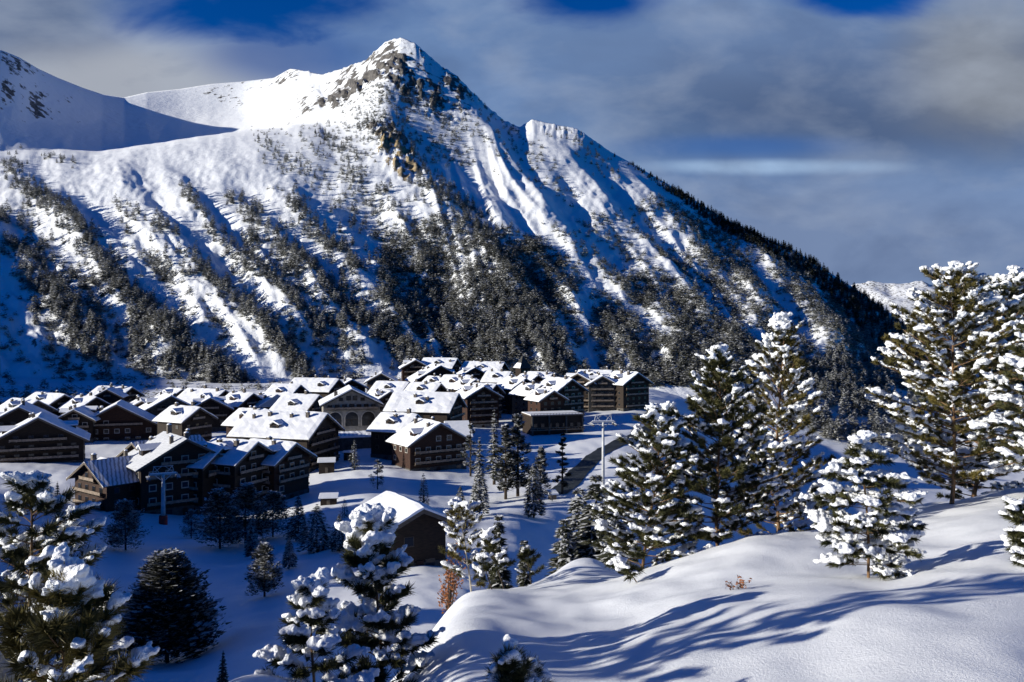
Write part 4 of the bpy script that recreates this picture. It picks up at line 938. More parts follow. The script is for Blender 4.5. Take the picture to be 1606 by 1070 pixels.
#  px, py, D, yaw, W, L, label, options
CH = [
 (60,652,300,24,25,17,'big dark chalet at the far left with its gable above the lit snow strip',dict(chim=1)),
 (30,636,345,22,24,20,'chalet behind the big far left one, only its bright roof and ridge showing',dict(chim=1)),
 (183,632,360,18,27,18,'wide dark chalet with a shaded blue right roof behind the balconied block',dict(chim=1,win='pale')),
 (116,640,352,10,12,14,'narrow gabled chalet wing left of the wide dark chalet',dict(chim=1,win='pale')),
 (268,619,392,30,19,18,'chalet with a peaked gable and bright left roof behind the small lit roofed one',dict(chim=1)),
 (312,637,358,62,14,15,'small chalet with a bright square roof and its gable facing right',dict(chim=1)),
 (352,610,440,66,18,23,'chalet with a long bright roof at the back of the left quarter',dict(chim=2)),
 (396,615,420,62,15,13,'chalet with a bright roof and dark gable facing right beside the long roofed one',dict(chim=1)),
 (285,609,470,55,13,12,'small bright roofed chalet behind the peaked gable one',dict(chim=1)),
 (206,606,480,70,14,22,'bright roofed chalet at the very back of the left quarter',dict(chim=2,wall='wood_red')),
 (168,609,455,12,11,12,'small chalet with a narrow bright gable in the back left rows',dict(chim=1)),
 (100,617,430,60,14,22,'chalet with a shaded blue roof near the left end of the back row',dict(chim=1)),
 (136,720,236,-38,15.5,15,'balconied timber apartment block at the near end with thin snow on its roof',dict(balc='front',thin=True,near=True,win='wood',chim=1,dorm=1,over=1.5,cat='apartment block')),
 (292,684,242,38,21,19,'tall apartment block with a broad dark gable behind the near lift pylon',dict(thin=True,near=True,win='pale',chim=2,cat='apartment block')),
 (210,690,252,-38,13,20,'apartment block with thin streaked snow and a reddish gable top facing left',dict(thin=True,near=True,chim=2,wall='wood_red',cat='apartment block')),
 (352,694,250,68,14,16,'stepped apartment block with a blue shaded roof right of the broad dark gable',dict(near=True,win='pale',dorm=1,cat='apartment block',balc='both')),
 (402,690,252,66,14,15,'lower stepped apartment block with pale framed windows and a dormer',dict(near=True,win='pale',dorm=1,cat='apartment block',balc='both')),
 (462,692,262,64,14,16,'last stepped apartment block on the right, next to the ski slope',dict(near=True,win='pale',dorm=2,cat='apartment block',balc='both')),
 (511,646,312,74,21,30,'long apartment block with a big bright roof beside the ski slope',dict(near=True,chim=3,win='wood',cat='apartment block',dorm=1)),
 (499,618,395,72,19,17,'bright roofed block just behind the arched hall, with a shaded dormer',dict(chim=1,dorm=1)),
 (470,602,450,70,17,15,'bright roofed chalet with a reddish eave behind the long big roof',dict(chim=1,wall='wood_red')),
 (530,593,480,72,17,26,'long bright roofed block behind the arched hall',dict(chim=2)),
 (552,594,500,20,14,14,'small chalet with a snowy peak behind the arched hall',dict(chim=1)),
 (717,615,368,76,19,27,'block with a broad bright roof and dark right wall in the middle of the village',dict(near=True,chim=3,win='wood')),
 (690,661,306,34,20,15,'chalet with an orange lit eave and dark gable right of the ski slope',dict(near=True,chim=2,win='pale',wall='wood_red',base='render_dim')),
 (652,648,326,66,15,14,'low bright roofed chalet attached behind the orange eaved one',dict(chim=2)),
 (598,584,520,6,15,18,'chalet with a wooden gable left of the big black gable at the back',dict(chim=1,wall='wood_grey')),
 (691,572,520,20,27,20,'huge black gabled chalet in the back row',dict(chim=2)),
 (652,563,560,10,15,16,'chalet with a reddish gable board behind the black gable',dict(chim=1,wall='wood_red')),
 (716,561,575,74,16,22,'bright roofed chalet at the top of the village behind the black gable',dict(chim=2)),
 (745,575,545,16,14,15,'chalet with a small dark gable right of the huge black one',dict(chim=1)),
 (790,567,570,72,17,26,'long bright roofed chalet left of the pyramid roofed tower',dict(chim=3)),
 (738,588,470,66,16,15,'bright square roofed chalet in front of the small dark gable',dict(chim=1)),
 (745,594,455,30,13,14,'chalet with a low gable behind the brown gabled house',dict(chim=1)),
 (759,604,415,24,14.5,17,'brown gabled house with a white lower wall',dict(chim=1,wall='wood_red',base='render')),
 (800,582,520,70,15,14,'chalet with a patchy snow roof below the pyramid roofed tower',dict(chim=1)),
 (824,592,470,36,15,16,'chalet with a steep lit roof edge between brown house and dark terrace block',dict(chim=1)),
 (843,587,490,40,13,13,'small peaked chalet right of the tower',dict(chim=1)),
 (866,583,500,64,13,14,'bright roofed chalet behind the lit windowed one',dict(chim=1)),
 (848,602,430,40,13,13,'chalet with a little bright roof left of the lit windowed one',dict(chim=1)),
 (896,593,425,40,17,16,'chalet with a lit bright left roof and pale windows above the stone terrace',dict(chim=1,win='pale')),
 (906,584,470,-12,15,17,'left chalet of the dark row at the right end of the village',dict(chim=1)),
 (222,627,402,26,17,15,'chalet with a low gable in the second row, left of the peaked gable one',dict(chim=1)),
 (150,621,425,58,15,14,'small bright roofed chalet in the third row from the left end',dict(chim=1)),
 (58,626,405,62,15,18,'chalet with a bluish roof behind the far left pair',dict(chim=1)),
 (330,622,398,22,15,14,'chalet with a dark front gable between two bright square roofs',dict(chim=1)),
 (434,617,425,40,15,15,'chalet at the left shoulder of the bright roofed block by the arched hall',dict(chim=1)),
 (420,641,330,64,14,13,'low chalet with a bright roof corner left of the long big roof',dict(chim=1)),
 (612,612,440,34,13,14,'chalet squeezed between the arched hall and the broad bright roof',dict(chim=1)),
 (640,598,470,70,15,18,'chalet with a snow ridge in front of the huge black gable',dict(chim=1)),
 (690,600,445,66,15,16,'chalet with a bluish roof between the black gable and the broad bright roof',dict(chim=2)),
 (777,601,445,62,14,13,'chalet with a bright roof directly right of the brown gabled house',dict(chim=1)),
 (868,611,412,30,12,12,'little dark chalet tucked left below the lit windowed one',dict(chim=1,wall='wood_red')),
 (700,590,500,60,13,12,'small bright roof filling the gap right of the huge black gable',dict(chim=1)),
 (945,588,468,8,13,16,'middle chalet of the dark row at the right end of the village',dict(chim=1)),
 (1000,583,470,36,17,17,'last chalet of the dark row, at the right end of the village',dict(chim=2)),
 (958,580,500,70,15,18,'bright roofed chalet behind the dark row on the right',dict(chim=1)),
]
for i, (px, py, D, yaw, W, L, lab, kw) in enumerate(CH):
    chalet('chalet' if kw.get('cat') is None else 'apartment_block', at(px, py, D), yaw, W*1.1, L, lab, seed=i+1, **{**dict(dorm=1 if i % 3 else 2, wall=('wood','wood','wood_red','wood','slate')[i % 5]), **kw, 'chim': kw.get('chim', 1)+1})

# the lone chalet below the village
chalet('lone_chalet', at(662, 791, 140), 30, 9.2, 14, 'lone dark chalet with a steep bright snow roof below the village', pitch=25, chim=0, seed=77, near=True, group=None, balc='none', over=1.5)

# arched hall
def arched_hall():
    a = at(552, 609, 372); yaw = math.radians(14); root = empty('arched_hall', (a.x, a.y, 0), yaw)
    W, L = 23.5, 20.0; tn = math.tan(math.radians(27)); z0 = gz(a.x, a.y)-0.4; root.location.z = z0
    top = a.z-z0-0.75; eave = top-W/2*tn; up = top-15.6
    b = MB(); hw = W/2
    V = [(-hw,1,-1),(hw,1,-1),(hw,1,eave),(0,1,top),(-hw,1,eave),(-hw,L,-1),(hw,L,-1),(hw,L,eave),(0,L,top),(-hw,L,eave)]
    b.add(V, [(0,1,2,3,4),(9,8,7,6,5),(1,6,7,2),(5,0,4,9),(2,7,8,3),(3,8,9,4)]); b.build('wall', M['render'], root)
    rf = MB(); sn = MB(); H = hw+1.3
    for mb, lo, hi, e in ((rf, 0.02, 0.26, 0.0), (sn, 0.27, 0.78, 0.12)):
        P = [(-H-e, top+lo-H*tn),(0, top+lo),(H+e, top+lo-H*tn),(H+e, top+hi-H*tn-(0.25 if e else 0)),(H*0.93, top+hi-H*0.93*tn),(0, top+hi),(-H*0.93, top+hi-H*0.93*tn),(-H-e, top+hi-H*tn-(0.25 if e else 0))]
        V = [(x,-0.7-e,z) for x, z in P]+[(x,L+0.8,z) for x, z in P]; n = 8
        mb.add(V, [(k, (k+1) % n, n+(k+1) % n, n+k) for k in range(n)]+[(0,1,5,6,7),(1,2,3,4,5),(15,14,13,9,8),(13,12,11,10,9)])
    for sx in (-1, 1):
        rf.add([(0,-0.82,top-0.4),(0,-0.82,top+0.2),(sx*H,-0.82,top+0.2-H*tn),(sx*H,-0.82,top-0.4-H*tn),(0,-0.71,top-0.4),(0,-0.71,top+0.2),(sx*H,-0.71,top+0.2-H*tn),(sx*H,-0.71,top-0.4-H*tn)],
               [(0,1,2,3),(7,6,5,4),(0,4,5,1),(1,5,6,2),(2,6,7,3),(3,7,4,0)])
    roof = rf.build('roof', M['slate'], root); sn.build('snow_cover', M['roof_snow'], roof)
    ch = MB(); x = -hw*0.55; zc = top-hw*0.55*tn; ch.box(x-.7, x+.7, 3, 4.4, zc-.3, zc+2.6); ch.build('chimney', M['stone'], roof)
    for cx in (-6.9, 0.0, 6.9):                         # arched openings
        r = 2.7; sp = 3.6+up; ar = MB(); pn = MB(); n = 18
        ring = [(cx-r, 0.4+up)]+[(cx-r*math.cos(math.pi*k/n), sp+r*math.sin(math.pi*k/n)) for k in range(n+1)]+[(cx+r, 0.4+up)]
        ro = [(cx+(x-cx)*1.16, z if z < 1+up else sp+(z-sp)*1.16) for x, z in ring]; m = len(ring)
        V = [(x,0.82,z) for x, z in ro]+[(x,0.82,z) for x, z in ring]+[(x,0.997,z) for x, z in ro]+[(x,0.997,z) for x, z in ring]
        ar.add(V, [(k,k+1,m+k+1,m+k) for k in range(m-1)]+[(2*m+k,2*m+k+1,k+1,k) for k in range(m-1)]+[(m+k,m+k+1,3*m+k+1,3*m+k) for k in range(m-1)])
        o = ar.build('arch_window', M['frame_pale'], root)
        pn.add([(x,0.90,z) for x, z in ring]+[(x,0.94,z) for x, z in ring], [tuple(range(m)), tuple(range(2*m-1, m-1, -1))])
        pn.build('pane', M['glass'], o)
        br = MB(); br.box(cx-2.5, cx+2.5, 0.78, 0.895, 3.0+up, 3.2+up); br.box(cx-0.1, cx+0.1, 0.78, 0.893, 0.4+up, 2.99+up); br.build('mullion', M['wood'], o)
    bb = MB(); bb.box(-hw+1, hw-1, -0.3, 0.99, 7.3+up, 7.5+up, 0); bb.box(-hw+1, hw-1, -0.3, -0.2, 7.5+up, 8.4+up, 1); bb.build('balcony', [M['wood'], M['rail']], root)
    for k, (u, z, w, h) in enumerate([(-9,8,0.8,1.2),(-6,8,0.9,1.4),(-3,8,0.9,1.4),(0,8,1.0,1.6),(3,8,0.9,1.4),(6,8,0.9,1.4),(9,8,0.8,1.2),(-4.5,11,0.8,1.2),(-1.3,11.2,0.9,1.8),(1.3,11.2,0.9,1.8),(4.5,11,0.8,1.2)]):
        z += up
        if z+h > eave+(hw-abs(u)-w)*tn-0.2: continue
        fr = MB(); fr.box(u-w-.1, u+w+.1, 0.90, 0.997, z-.1, z+h+.1); f = fr.build('window', M['wood'], root)
        pn = MB(); pn.box(u-w, u+w, 0.86, 0.898, z, z+h); pn.build('pane', M['glass'], f)
    tag(root, 'pale hall with big arched windows under a gable at the head of the ski slope', 'hall')
arched_hall()
# pyramid roofed tower
def tower():
    a = at(820, 557, 560); g = gz(a.x, a.y); root = empty('tower', (a.x, a.y, g), 0.5); h = a.z-g; w = 3.4
    b = MB(); b.box(-w, w, -w, w, -1, h-8); b.build('wall', M['wood'], root)
    r = MB(); o = w+1.0; r.add([(-o,-o,h-8.2),(o,-o,h-8.2),(o,o,h-8.2),(-o,o,h-8.2),(0,0,h)], [(3,2,1,0),(0,1,4),(1,2,4),(2,3,4),(3,0,4)]); rf = r.build('roof', M['slate'], root)
    f = MB(); f.tube([(0,0,h-0.3),(0,0,h+1.4)], [0.12,0.04], 6); f.build('finial', M['steel_dark'], rf)
    s = MB(); s.add([(-o-.05,-o-.05,h-8.0),(-o-.05,o+.05,h-8.0),(-o*0.62,o*0.62,h-5.0),(-o*0.62,-o*0.62,h-5.0),(-o,-o,h-7.7),(-o,o,h-7.7),(-o*0.6,o*0.6,h-4.85),(-o*0.6,-o*0.6,h-4.85)],
                  [(0,1,2,3),(7,6,5,4),(0,4,5,1),(1,5,6,2),(2,6,7,3),(3,7,4,0)]); s.build('snow_patch', M['roof_snow'], rf)
    for sx in (-1, 1):
        wn = MB(); wn.box(sx*1.4-0.6, sx*1.4+0.6, -w-0.06, -w-0.004, h-11.2, h-9.2); wn.build('window', M['glass'], root)
    tag(root, 'square tower with a dark pyramid roof rising behind the village roofs', 'tower')
tower()
# stone terrace building under the lit windowed chalet
def terrace_block():
    a = at(874, 652, 395); root = empty('terrace_block', (a.x, a.y, 0), math.radians(16)); z0 = gz(a.x, a.y)-2.0; root.location.z = z0; h = a.z-z0
    b = MB(); b.box(-12, 12, 0, 14, -2, h); b.build('wall', M['wood'], root)
    d = MB(); d.box(-12.6, 12.6, -1.2, 14.3, h+0.003, h+0.35); dk = d.build('terrace_deck', M['wood_grey'], root)
    s = MB(); s.box(-12.3, 12.3, 0.2, 14.1, h+0.353, h+0.62); s.build('snow_cover', M['roof_snow'], dk)
    for lv in (h+0.36, h*0.42):
        r = MB(); r.box(-12.6, 12.6, -1.25, -1.15, lv+0.75, lv+0.95); 
        if lv < h: r.box(-12.6, 12.6, -1.25, -0.005, lv-0.25, lv)
        for k in range(18): x = -12.5+25.0*k/17; r.box(x-.06, x+.06, -1.24, -1.16, lv, lv+0.74)
        r.build('railing', M['rail'], root)
    for k in range(7):
        x = -10.2+3.4*k; w = MB(); w.box(x-0.9, x+0.9, -0.1, -0.004, h*0.50, h*0.50+2.0); f = w.build('window', M['wood'], root)
        p = MB(); p.box(x-0.75, x+0.75, -0.14, -0.102, h*0.50+0.15, h*0.50+1.85); p.build('pane', M['glass'], f)
    for x in (-11.7, -4, 4, 11.7): c = MB(); c.box(x-.35, x+.35, -1.1, -0.41, -2, h); c.build('pillar', M['render_dim'], root)
    tag(root, 'dark stone terrace block with two railings at the foot of the village', 'terrace block')
terrace_block()
# annex with a shaded roof, snowy plaza wall, shed and play hut
def flat_hut(name, px, py, D, yaw, w, l, h, label, cat, mono=0.0, wall='wood', legs=False):
    p = at(px, py, D); g = gz(p.x, p.y); root = empty(name, (p.x, p.y, g), math.radians(yaw))
    b = MB(); b.add([(-w/2,0,-0.6),(w/2,0,-0.6),(w/2,l,-0.6),(-w/2,l,-0.6),(-w/2,0,h),(w/2,0,h),(w/2,l,h+mono*l),(-w/2,l,h+mono*l)],
                    [(3,2,1,0),(4,5,6,7),(0,1,5,4),(1,2,6,5),(2,3,7,6),(3,0,4,7)]); b.build('wall', M[wall], root)
    o = 0.5; r = MB(); s = MB()
    for mb, z0, z1, e in ((r, 0.01, 0.16, 0), (s, 0.165, 0.55, 0.06)):
        mb.add([(-w/2-o-e,-o-e,h+z0-o*mono),(w/2+o+e,-o-e,h+z0-o*mono),(w/2+o+e,l+o+e,h+z0+(l+o)*mono),(-w/2-o-e,l+o+e,h+z0+(l+o)*mono),
                (-w/2-o+e,-o+e,h+z1-o*mono),(w/2+o-e,-o+e,h+z1-o*mono),(w/2+o-e,l+o-e,h+z1+(l+o)*mono),(-w/2-o+e,l+o-e,h+z1+(l+o)*mono)],
               [(3,2,1,0),(4,5,6,7),(0,1,5,4),(1,2,6,5),(2,3,7,6),(3,0,4,7)])
    rf = r.build('roof', M['slate'], root); s.build('snow_cover', M['roof_snow'], rf)
    d = MB(); d.box(-0.45, 0.45, -0.08, -0.004, 0, min(1.9, h*0.8)); d.build('door', M['wood_grey'], root)
    tag(root, label, cat)
q = ground_hit(722, 706); flat_hut('annex', 722, 706, q.y, 12, 9, 10, 5.0, 'annex with a smooth blue shaded roof right of the orange eaved chalet', 'annex', 0.45)
q = ground_hit(515, 792); flat_hut('shed', 515, 792, q.y, 8, 4.2, 3.2, 1.7, 'little dark shed with a snow slab roof at the foot of the ski slope', 'shed', 0.1)
q = ground_hit(546, 722); flat_hut('play_hut', 546, 722, q.y, 0, 3.2, 2.5, 2.6, 'small dark hut standing on the shaded ski slope below the plaza', 'hut', 0.0)
q = ground_hit(528, 742); flat_hut('ticket_hut', 512, 738, q.y, 10, 5, 4, 3.6, 'dark kiosk with a snowy roof beside the long apartment block', 'kiosk', 0.12)
q = ground_hit(868, 784, 120); flat_hut('trail_shelter', 868, 783, q.y, 20, 2.0, 1.6, 1.5, 'tiny white topped shelter beside the lone conifer on the bank', 'shelter', 0.3, 'wood_grey')
def plaza():
    D = 338.0; a = at(520, 688, D); b = at(600, 680, D+6); root = empty('plaza', (a.x, a.y, a.z), math.atan2(b.y-a.y, b.x-a.x)); l = (Vector((b.x-a.x, b.y-a.y))).length
    w = MB(); w.box(0, l, 0, 0.7, -10, 0.0); w.build('retaining_wall', M['render_dim'], root)
    n = 24; V = []
    for i in range(n+1):
        x = -0.4+(l+0.8)*i/n; d = 0.25*float(pnoise(x*0.7, 0.3, 4))
        V += [(x,-0.2,0.01),(x,-0.1+0.2*d,0.65+d),(x,1.2,0.9+d),(x,13,0.9+2.5*d*0.3),(x,13,-6)]
    s = MB(); s.add(V, [(i*5+k, (i+1)*5+k, (i+1)*5+k+1, i*5+k+1) for i in range(n) for k in range(4)]+[(0,1,2,3,4), tuple(n*5+k for k in (4,3,2,1,0))]); s.build('snow_cover', M['roof_snow'], root)
    for k in range(13):
        x = 0.5+(l-1)*k/12; p = MB(); p.box(x-.06, x+.06, 0.45, 0.57, 0, 1.7); p.build('fence_post', M['wood'], root)
    tag(root, 'raised plaza with a lit snow edge and fence before the arched hall', 'plaza')
plaza()

# ------------------------------------------------------------------ road beside the bank
ctl = [(1075,655),(1020,672),(985,690),(950,706),(925,724),(905,744),(890,762),(872,776)]
pts = [ground_hit(px, py, 120) for px, py in ctl]
fine = []
for i in range(len(pts)-1):
    for t in np.linspace(0, 1, 10, endpoint=False): fine.append(pts[i].lerp(pts[i+1], t))
fine.append(pts[-1])
V, Fs = [], []
for i, p in enumerate(fine):
    d = (fine[min(i+1, len(fine)-1)]-fine[max(i-1, 0)]); s = Vector((d.y, -d.x, 0)).normalized()
    for k in range(5):
        q = p+s*(k-2)*1.7; V.append((q.x, q.y, gz(q.x, q.y)+0.22))
    if i: Fs += [((i-1)*5+k, (i-1)*5+k+1, i*5+k+1, i*5+k) for k in range(4)]
tag(link('road', np_mesh('road', np.array(V), np.array(Fs), [M['asphalt']], smooth=True)), kind='structure')

# ------------------------------------------------------------------ lift pylons
def pylon(px, py_top, py_base, D, label, red, yaw, r=0.42, arm=3.6):
    p = at(px, py_base, D); g = gz(p.x, p.y); root = empty('lift_pylon', (p.x, p.y, g), yaw); h = at(px, py_top, D).z-g
    m = MB(); m.tube([(0,0,1.6 if red else -0.5),(0,0,h-0.4)], [r, r*0.72], 14); m.build('mast', M['steel'], root, True)
    if red:
        b = MB(); b.tube([(0,0,-0.6),(0,0,1.5),(0,0,2.1)], [r*1.9, r*1.9, r*1.75], 14); b.build('base_pad', M['red_paint'], root)
    else:
        b = MB(); b.box(-1.2, 1.2, -1.2, 1.2, -0.6, 0.7); b.build('base_block', M['render'], root)
    c = MB(); c.box(-arm, arm, -0.22, 0.22, h-0.5, h-0.08)
    for sx in (-1, 1):
        c.bar((sx*0.3,0,h-1.9), (sx*arm*0.6,0,h-0.4), 0.11)
    c.build('crossarm', M['steel'], root)
    f = MB()                                               # the lifting frame on top
    for sx in (-1, 1):
        f.bar((sx*arm*0.75,0,h), (sx*arm*0.62,0,h+1.7), 0.08); f.bar((sx*arm*0.25,0,h), (sx*arm*0.62,0,h+1.7), 0.08)
        f.bar((sx*arm*0.75,0,h), (sx*arm*0.1,0,h+1.7), 0.06)
    f.bar((-arm*0.7,0,h+1.7), (arm*0.7,0,h+1.7), 0.09); f.build('lifting_frame', M['steel'], root)
    for sx in (-1, 1):
        s = MB(); x = sx*arm*0.94
        s.box(x-0.10, x+0.10, -2.6, 2.6, h-0.95, h-0.70)
        for k in range(6):
            y = -2.2+0.88*k; s.tube([(x-0.16,y,h-1.12),(x+0.16,y,h-1.12)], 0.30, 10, 1)
        s.build('sheave_train', [M['steel'], M['steel_dark']], root)
        w = MB(); w.box(x+sx*0.25, x+sx*0.75, -2.6, 2.6, h-1.0, h-0.94); w.build('walkway', M['steel'], root)
    sn = MB(); sn.box(-arm*0.9, arm*0.9, -0.26, 0.26, h-0.078, h+0.10); sn.build('snow_cover', M['snow'], root)
    tag(root, label, 'lift pylon', 'ski lift pylons')
pylon(256, 742, 818, 222, 'near steel ski lift pylon with a red padded base before the apartment block', True, math.radians(25), 0.55, 3.4)
pylon(946, 660, 764, 262, 'far steel ski lift pylon rising beside the dark road', False, math.radians(8), 0.5, 3.6)

# ------------------------------------------------------------------ two walkers by the bank
def person(px, py, label, jacket, seed):
    q = ground_hit(px, py, 120); root = empty('person', (q.x, q.y, gz(q.x, q.y)), seed*1.3)
    J = {'pelvis':(0,0,.92),'chest':(0,0,1.32),'neck':(0,0,1.5),'head':(0,-.02,1.66),'crown':(0,0,1.75),'lk':(.12,-.06,.5),'lf':(.13,0,.07),'lt':(.13,-.16,.04),'rk':(-.12,.02,.5),'rf':(-.13,.1,.07),'rt':(-.13,-.05,.04),
         'ls':(.19,0,1.43),'le':(.27,.04,1.15),'lh':(.27,-.05,.92),'rs':(-.19,0,1.43),'re':(-.27,.03,1.15),'rh':(-.27,-.08,.93)}
    E = [('pelvis','chest'),('chest','neck'),('neck','head'),('head','crown'),('pelvis','lk'),('lk','lf'),('lf','lt'),('pelvis','rk'),('rk','rf'),('rf','rt'),('chest','ls'),('ls','le'),('le','lh'),('chest','rs'),('rs','re'),('re','rh')]
    Rr = dict(pelvis=.15,chest=.17,neck=.07,head=.10,crown=.07,lk=.075,rk=.075,lf=.05,rf=.05,lt=.04,rt=.04,ls=.08,rs=.08,le=.055,re=.055,lh=.04,rh=.04)
    ks = list(J); me = bpy.data.meshes.new('body'); me.from_pydata([J[k] for k in ks], [(ks.index(a), ks.index(b)) for a, b in E], []); me.materials.append(M['cloth'])
    o = link('body', me, root); sk = o.modifiers.new('skin', 'SKIN'); me.skin_vertices  or me.attributes
    bm = bmesh.new(); bm.from_mesh(me); ly = bm.verts.layers.skin.verify()
    for v in bm.verts: v[ly].radius = (Rr[ks[v.index]],)*2; v[ly].use_root = v.index == 0
    bm.to_mesh(me); bm.free()
    o.modifiers.new('smooth', 'SUBSURF').levels = 1
    j = MB(); j.tube([(0,0,.82),(0,0,1.0),(0,0,1.3),(0,0,1.47)], [.2,.2,.215,.12], 12); j.build('jacket', M[jacket], root, True)
    hd = MB(); hd.add((IV*np.array([.105,.12,.13])+np.array([0,-.01,1.68])).tolist(), [tuple(f) for f in IF.tolist()]); hd.build('hat', M['cloth'], root, True)
    tag(root, label, 'person')
person(866, 787, 'person in dark ski clothes walking beside the lone conifer on the bank', 'cloth', 1)
person(846, 789, 'person in a reddish jacket near the lone conifer on the bank', 'cloth_red', 2)

# ------------------------------------------------------------------ light
EL, AZ = math.radians(16.0), math.radians(16)                # the sun stands low on the left, a little behind
Ld = Vector((math.cos(AZ)*math.cos(EL), math.sin(AZ)*math.cos(EL), -math.sin(EL)))
sd_ = bpy.data.lights.new('sun', 'SUN'); sd_.energy = 4.8; sd_.angle = math.radians(0.5); sd_.color = (1.0, 0.95, 0.83)
sun = bpy.data.objects.new('sun', sd_); COL.objects.link(sun); sun.rotation_euler = Ld.to_track_quat('-Z', 'Y').to_euler()

w = bpy.data.worlds.new('World'); scn.world = w; w.use_nodes = True; nt = w.node_tree; nt.nodes.clear(); LK = nt.links
out = nt.nodes.new('ShaderNodeOutputWorld'); bg = nt.nodes.new('ShaderNodeBackground'); LK.new(bg.outputs[0], out.inputs[0])
STR = 0.05; bg.inputs['Strength'].default_value = STR
sky = nt.nodes.new('ShaderNodeTexSky'); sky.sky_type = 'NISHITA'; sky.sun_disc = False
sky.sun_elevation = EL; sky.sun_rotation = math.atan2(-Ld.x, -Ld.y); sky.altitude = 2000; sky.air_density = 1.0; sky.dust_density = 0.1; sky.ozone_density = 3.0
def mt(op, a, b=None, c=None, clamp=False):
    x = nt.nodes.new('ShaderNodeMath'); x.operation = op; x.use_clamp = clamp
    for k, v in enumerate((a, b, c)):
        if v is None: continue
        if isinstance(v, (int, float)): x.inputs[k].default_value = v
        else: LK.new(v, x.inputs[k])
    return x.outputs[0]
def mixc(f, a, b):
    x = nt.nodes.new('ShaderNodeMix'); x.data_type = 'RGBA'
    LK.new(f, x.inputs[0])
    for k, v in ((6, a), (7, b)):
        if isinstance(v, tuple): x.inputs[k].default_value = (*v, 1)
        else: LK.new(v, x.inputs[k])
    return x.outputs[2]
tc = nt.nodes.new('ShaderNodeTexCoord'); sp = nt.nodes.new('ShaderNodeSeparateXYZ'); LK.new(tc.outputs['Generated'], sp.inputs[0])
yy = mt('MAXIMUM', sp.outputs['Y'], 0.05)
U = mt('DIVIDE', sp.outputs['X'], yy); Vv = mt('DIVIDE', sp.outputs['Z'], yy)
cmb = nt.nodes.new('ShaderNodeCombineXYZ'); LK.new(mt('MULTIPLY', U, 2.2), cmb.inputs[0]); LK.new(mt('MULTIPLY', Vv, 4.6), cmb.inputs[1])
def wn(scale, det, seed, dist=0.4):
    x = nt.nodes.new('ShaderNodeTexNoise'); x.noise_dimensions = '4D'; x.inputs['Scale'].default_value = scale; x.inputs['Detail'].default_value = det
    x.inputs['W'].default_value = seed; x.inputs['Distortion'].default_value = dist; x.inputs['Roughness'].default_value = 0.52; LK.new(cmb.outputs[0], x.inputs['Vector']); return x.outputs['Fac']
n_big, n_mid, n_low = wn(1.5, 6, 3.1), wn(3.0, 8, 8.2, 0.3), wn(3.2, 9, 1.7, 0.25)
def ell(px, py, rx, ry, k=0.55, soft=0.8):
    """soft patch of sky round a direction; 1 inside, frayed by noise"""
    du = mt('DIVIDE', mt('SUBTRACT', U, (px-CX)/F), rx/F); dv = mt('DIVIDE', mt('SUBTRACT', Vv, -(py-HOR)/F), ry/F)
    d = mt('SQRT', mt('ADD', mt('MULTIPLY', du, du), mt('MULTIPLY', dv, dv)))
    d = mt('ADD', d, mt('MULTIPLY', mt('SUBTRACT', n_mid, 0.5), -2*k))
    x = nt.nodes.new('ShaderNodeMapRange'); x.interpolation_type = 'SMOOTHSTEP'; x.inputs['From Min'].default_value = 1+soft*0.5; x.inputs['From Max'].default_value = 1-soft*0.5
    LK.new(d, x.inputs['Value']); return x.outputs[0]
K = 1.0/STR
def rgb(r, g, b):                                             # photo colour -> radiance under this exposure
    f = lambda v: (v/255/12.92 if v/255 < 0.04045 else ((v/255+0.055)/1.055)**2.4)*K/2**EXPOSURE
    return (f(r), f(g), f(b))
cl = mixc(mt('MULTIPLY', mt('SUBTRACT', n_big, 0.30), 2.4, clamp=True), rgb(92,122,168), rgb(130,158,200))
cl = mixc(mt('MULTIPLY', ell(1420,165,430,95,0.5,1.2), 0.75), cl, rgb(68,84,116))
cl = mixc(mt('MULTIPLY', ell(1250,60,420,80,0.6,1.3), 0.55), cl, rgb(100,122,160))
cl = mixc(mt('MULTIPLY', ell(1590,110,150,110,0.5,1.3), 0.6), cl, rgb(140,142,142))
cl = mixc(mt('MULTIPLY', ell(1340,390,420,105,0.4,1.3), 0.75), cl, rgb(116,133,166))
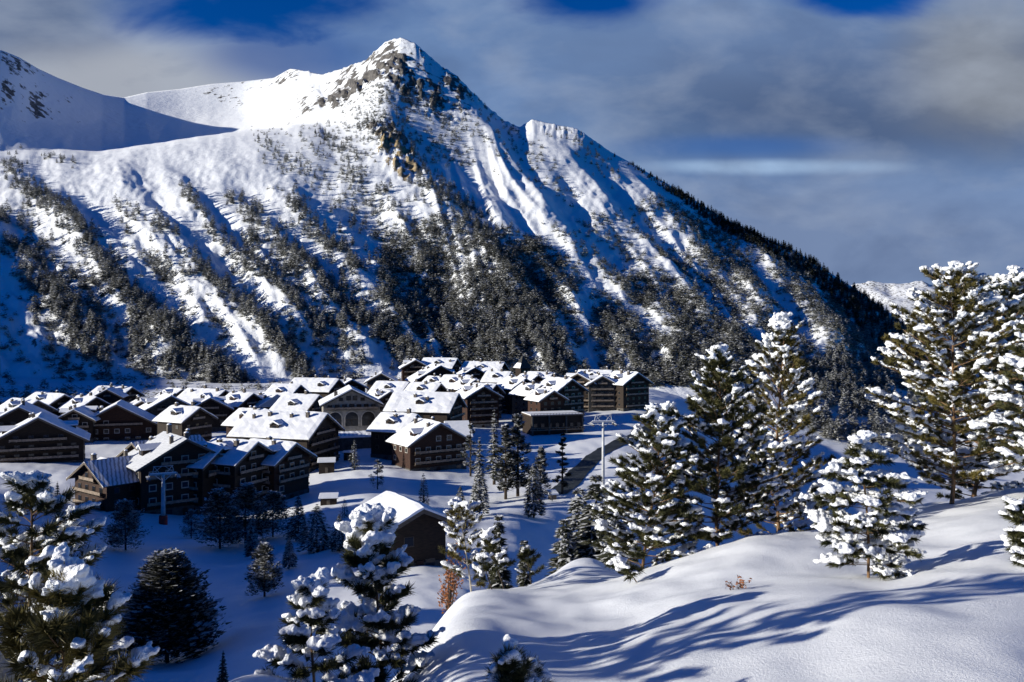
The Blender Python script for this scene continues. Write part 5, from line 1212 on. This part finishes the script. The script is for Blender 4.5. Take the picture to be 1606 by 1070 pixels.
cl = mixc(mt('MULTIPLY', ell(160,130,280,75,0.5,1.3), 0.85), cl, rgb(172,176,184))
cl = mixc(mt('MULTIPLY', ell(30,20,160,70,0.5,1.2), 0.7), cl, rgb(92,106,134))
cl = mixc(mt('MULTIPLY', ell(1205,262,165,11,0.35,1.3), 0.9), cl, rgb(160,188,222))
cl = mixc(mt('MULTIPLY', mt('SUBTRACT', n_low, 0.47), 1.6, clamp=True), cl, rgb(176,186,202))
cl = mixc(mt('MULTIPLY', mt('SUBTRACT', 0.47, n_mid), 2.0, clamp=True), cl, rgb(64,84,124))
# openings where the sky shows
op = mt('MAXIMUM', ell(390,8,225,56,1.1,0.9), mt('MAXIMUM', ell(930,2,110,34,1.1,0.9), ell(1330,-8,100,34,1.1,0.9)))
op = mt('MAXIMUM', op, mt('MULTIPLY', ell(460,85,130,40,0.5,1.2), 0.6))
op = mt('MAXIMUM', op, mt('MULTIPLY', ell(1165,230,150,17,0.4,1.4), 0.40))
back = nt.nodes.new('ShaderNodeMapRange'); back.interpolation_type = 'SMOOTHSTEP'; LK.new(sp.outputs['Y'], back.inputs['Value'])
back.inputs['From Min'].default_value = 0.60; back.inputs['From Max'].default_value = 0.80
high = nt.nodes.new('ShaderNodeMapRange'); high.interpolation_type = 'SMOOTHSTEP'; LK.new(Vv, high.inputs['Value'])
high.inputs['From Min'].default_value = 0.50; high.inputs['From Max'].default_value = 0.385
cover = mt('MULTIPLY', mt('MULTIPLY', mt('SUBTRACT', 1.0, op), back.outputs[0]), high.outputs[0])
# deep mountain-air blue
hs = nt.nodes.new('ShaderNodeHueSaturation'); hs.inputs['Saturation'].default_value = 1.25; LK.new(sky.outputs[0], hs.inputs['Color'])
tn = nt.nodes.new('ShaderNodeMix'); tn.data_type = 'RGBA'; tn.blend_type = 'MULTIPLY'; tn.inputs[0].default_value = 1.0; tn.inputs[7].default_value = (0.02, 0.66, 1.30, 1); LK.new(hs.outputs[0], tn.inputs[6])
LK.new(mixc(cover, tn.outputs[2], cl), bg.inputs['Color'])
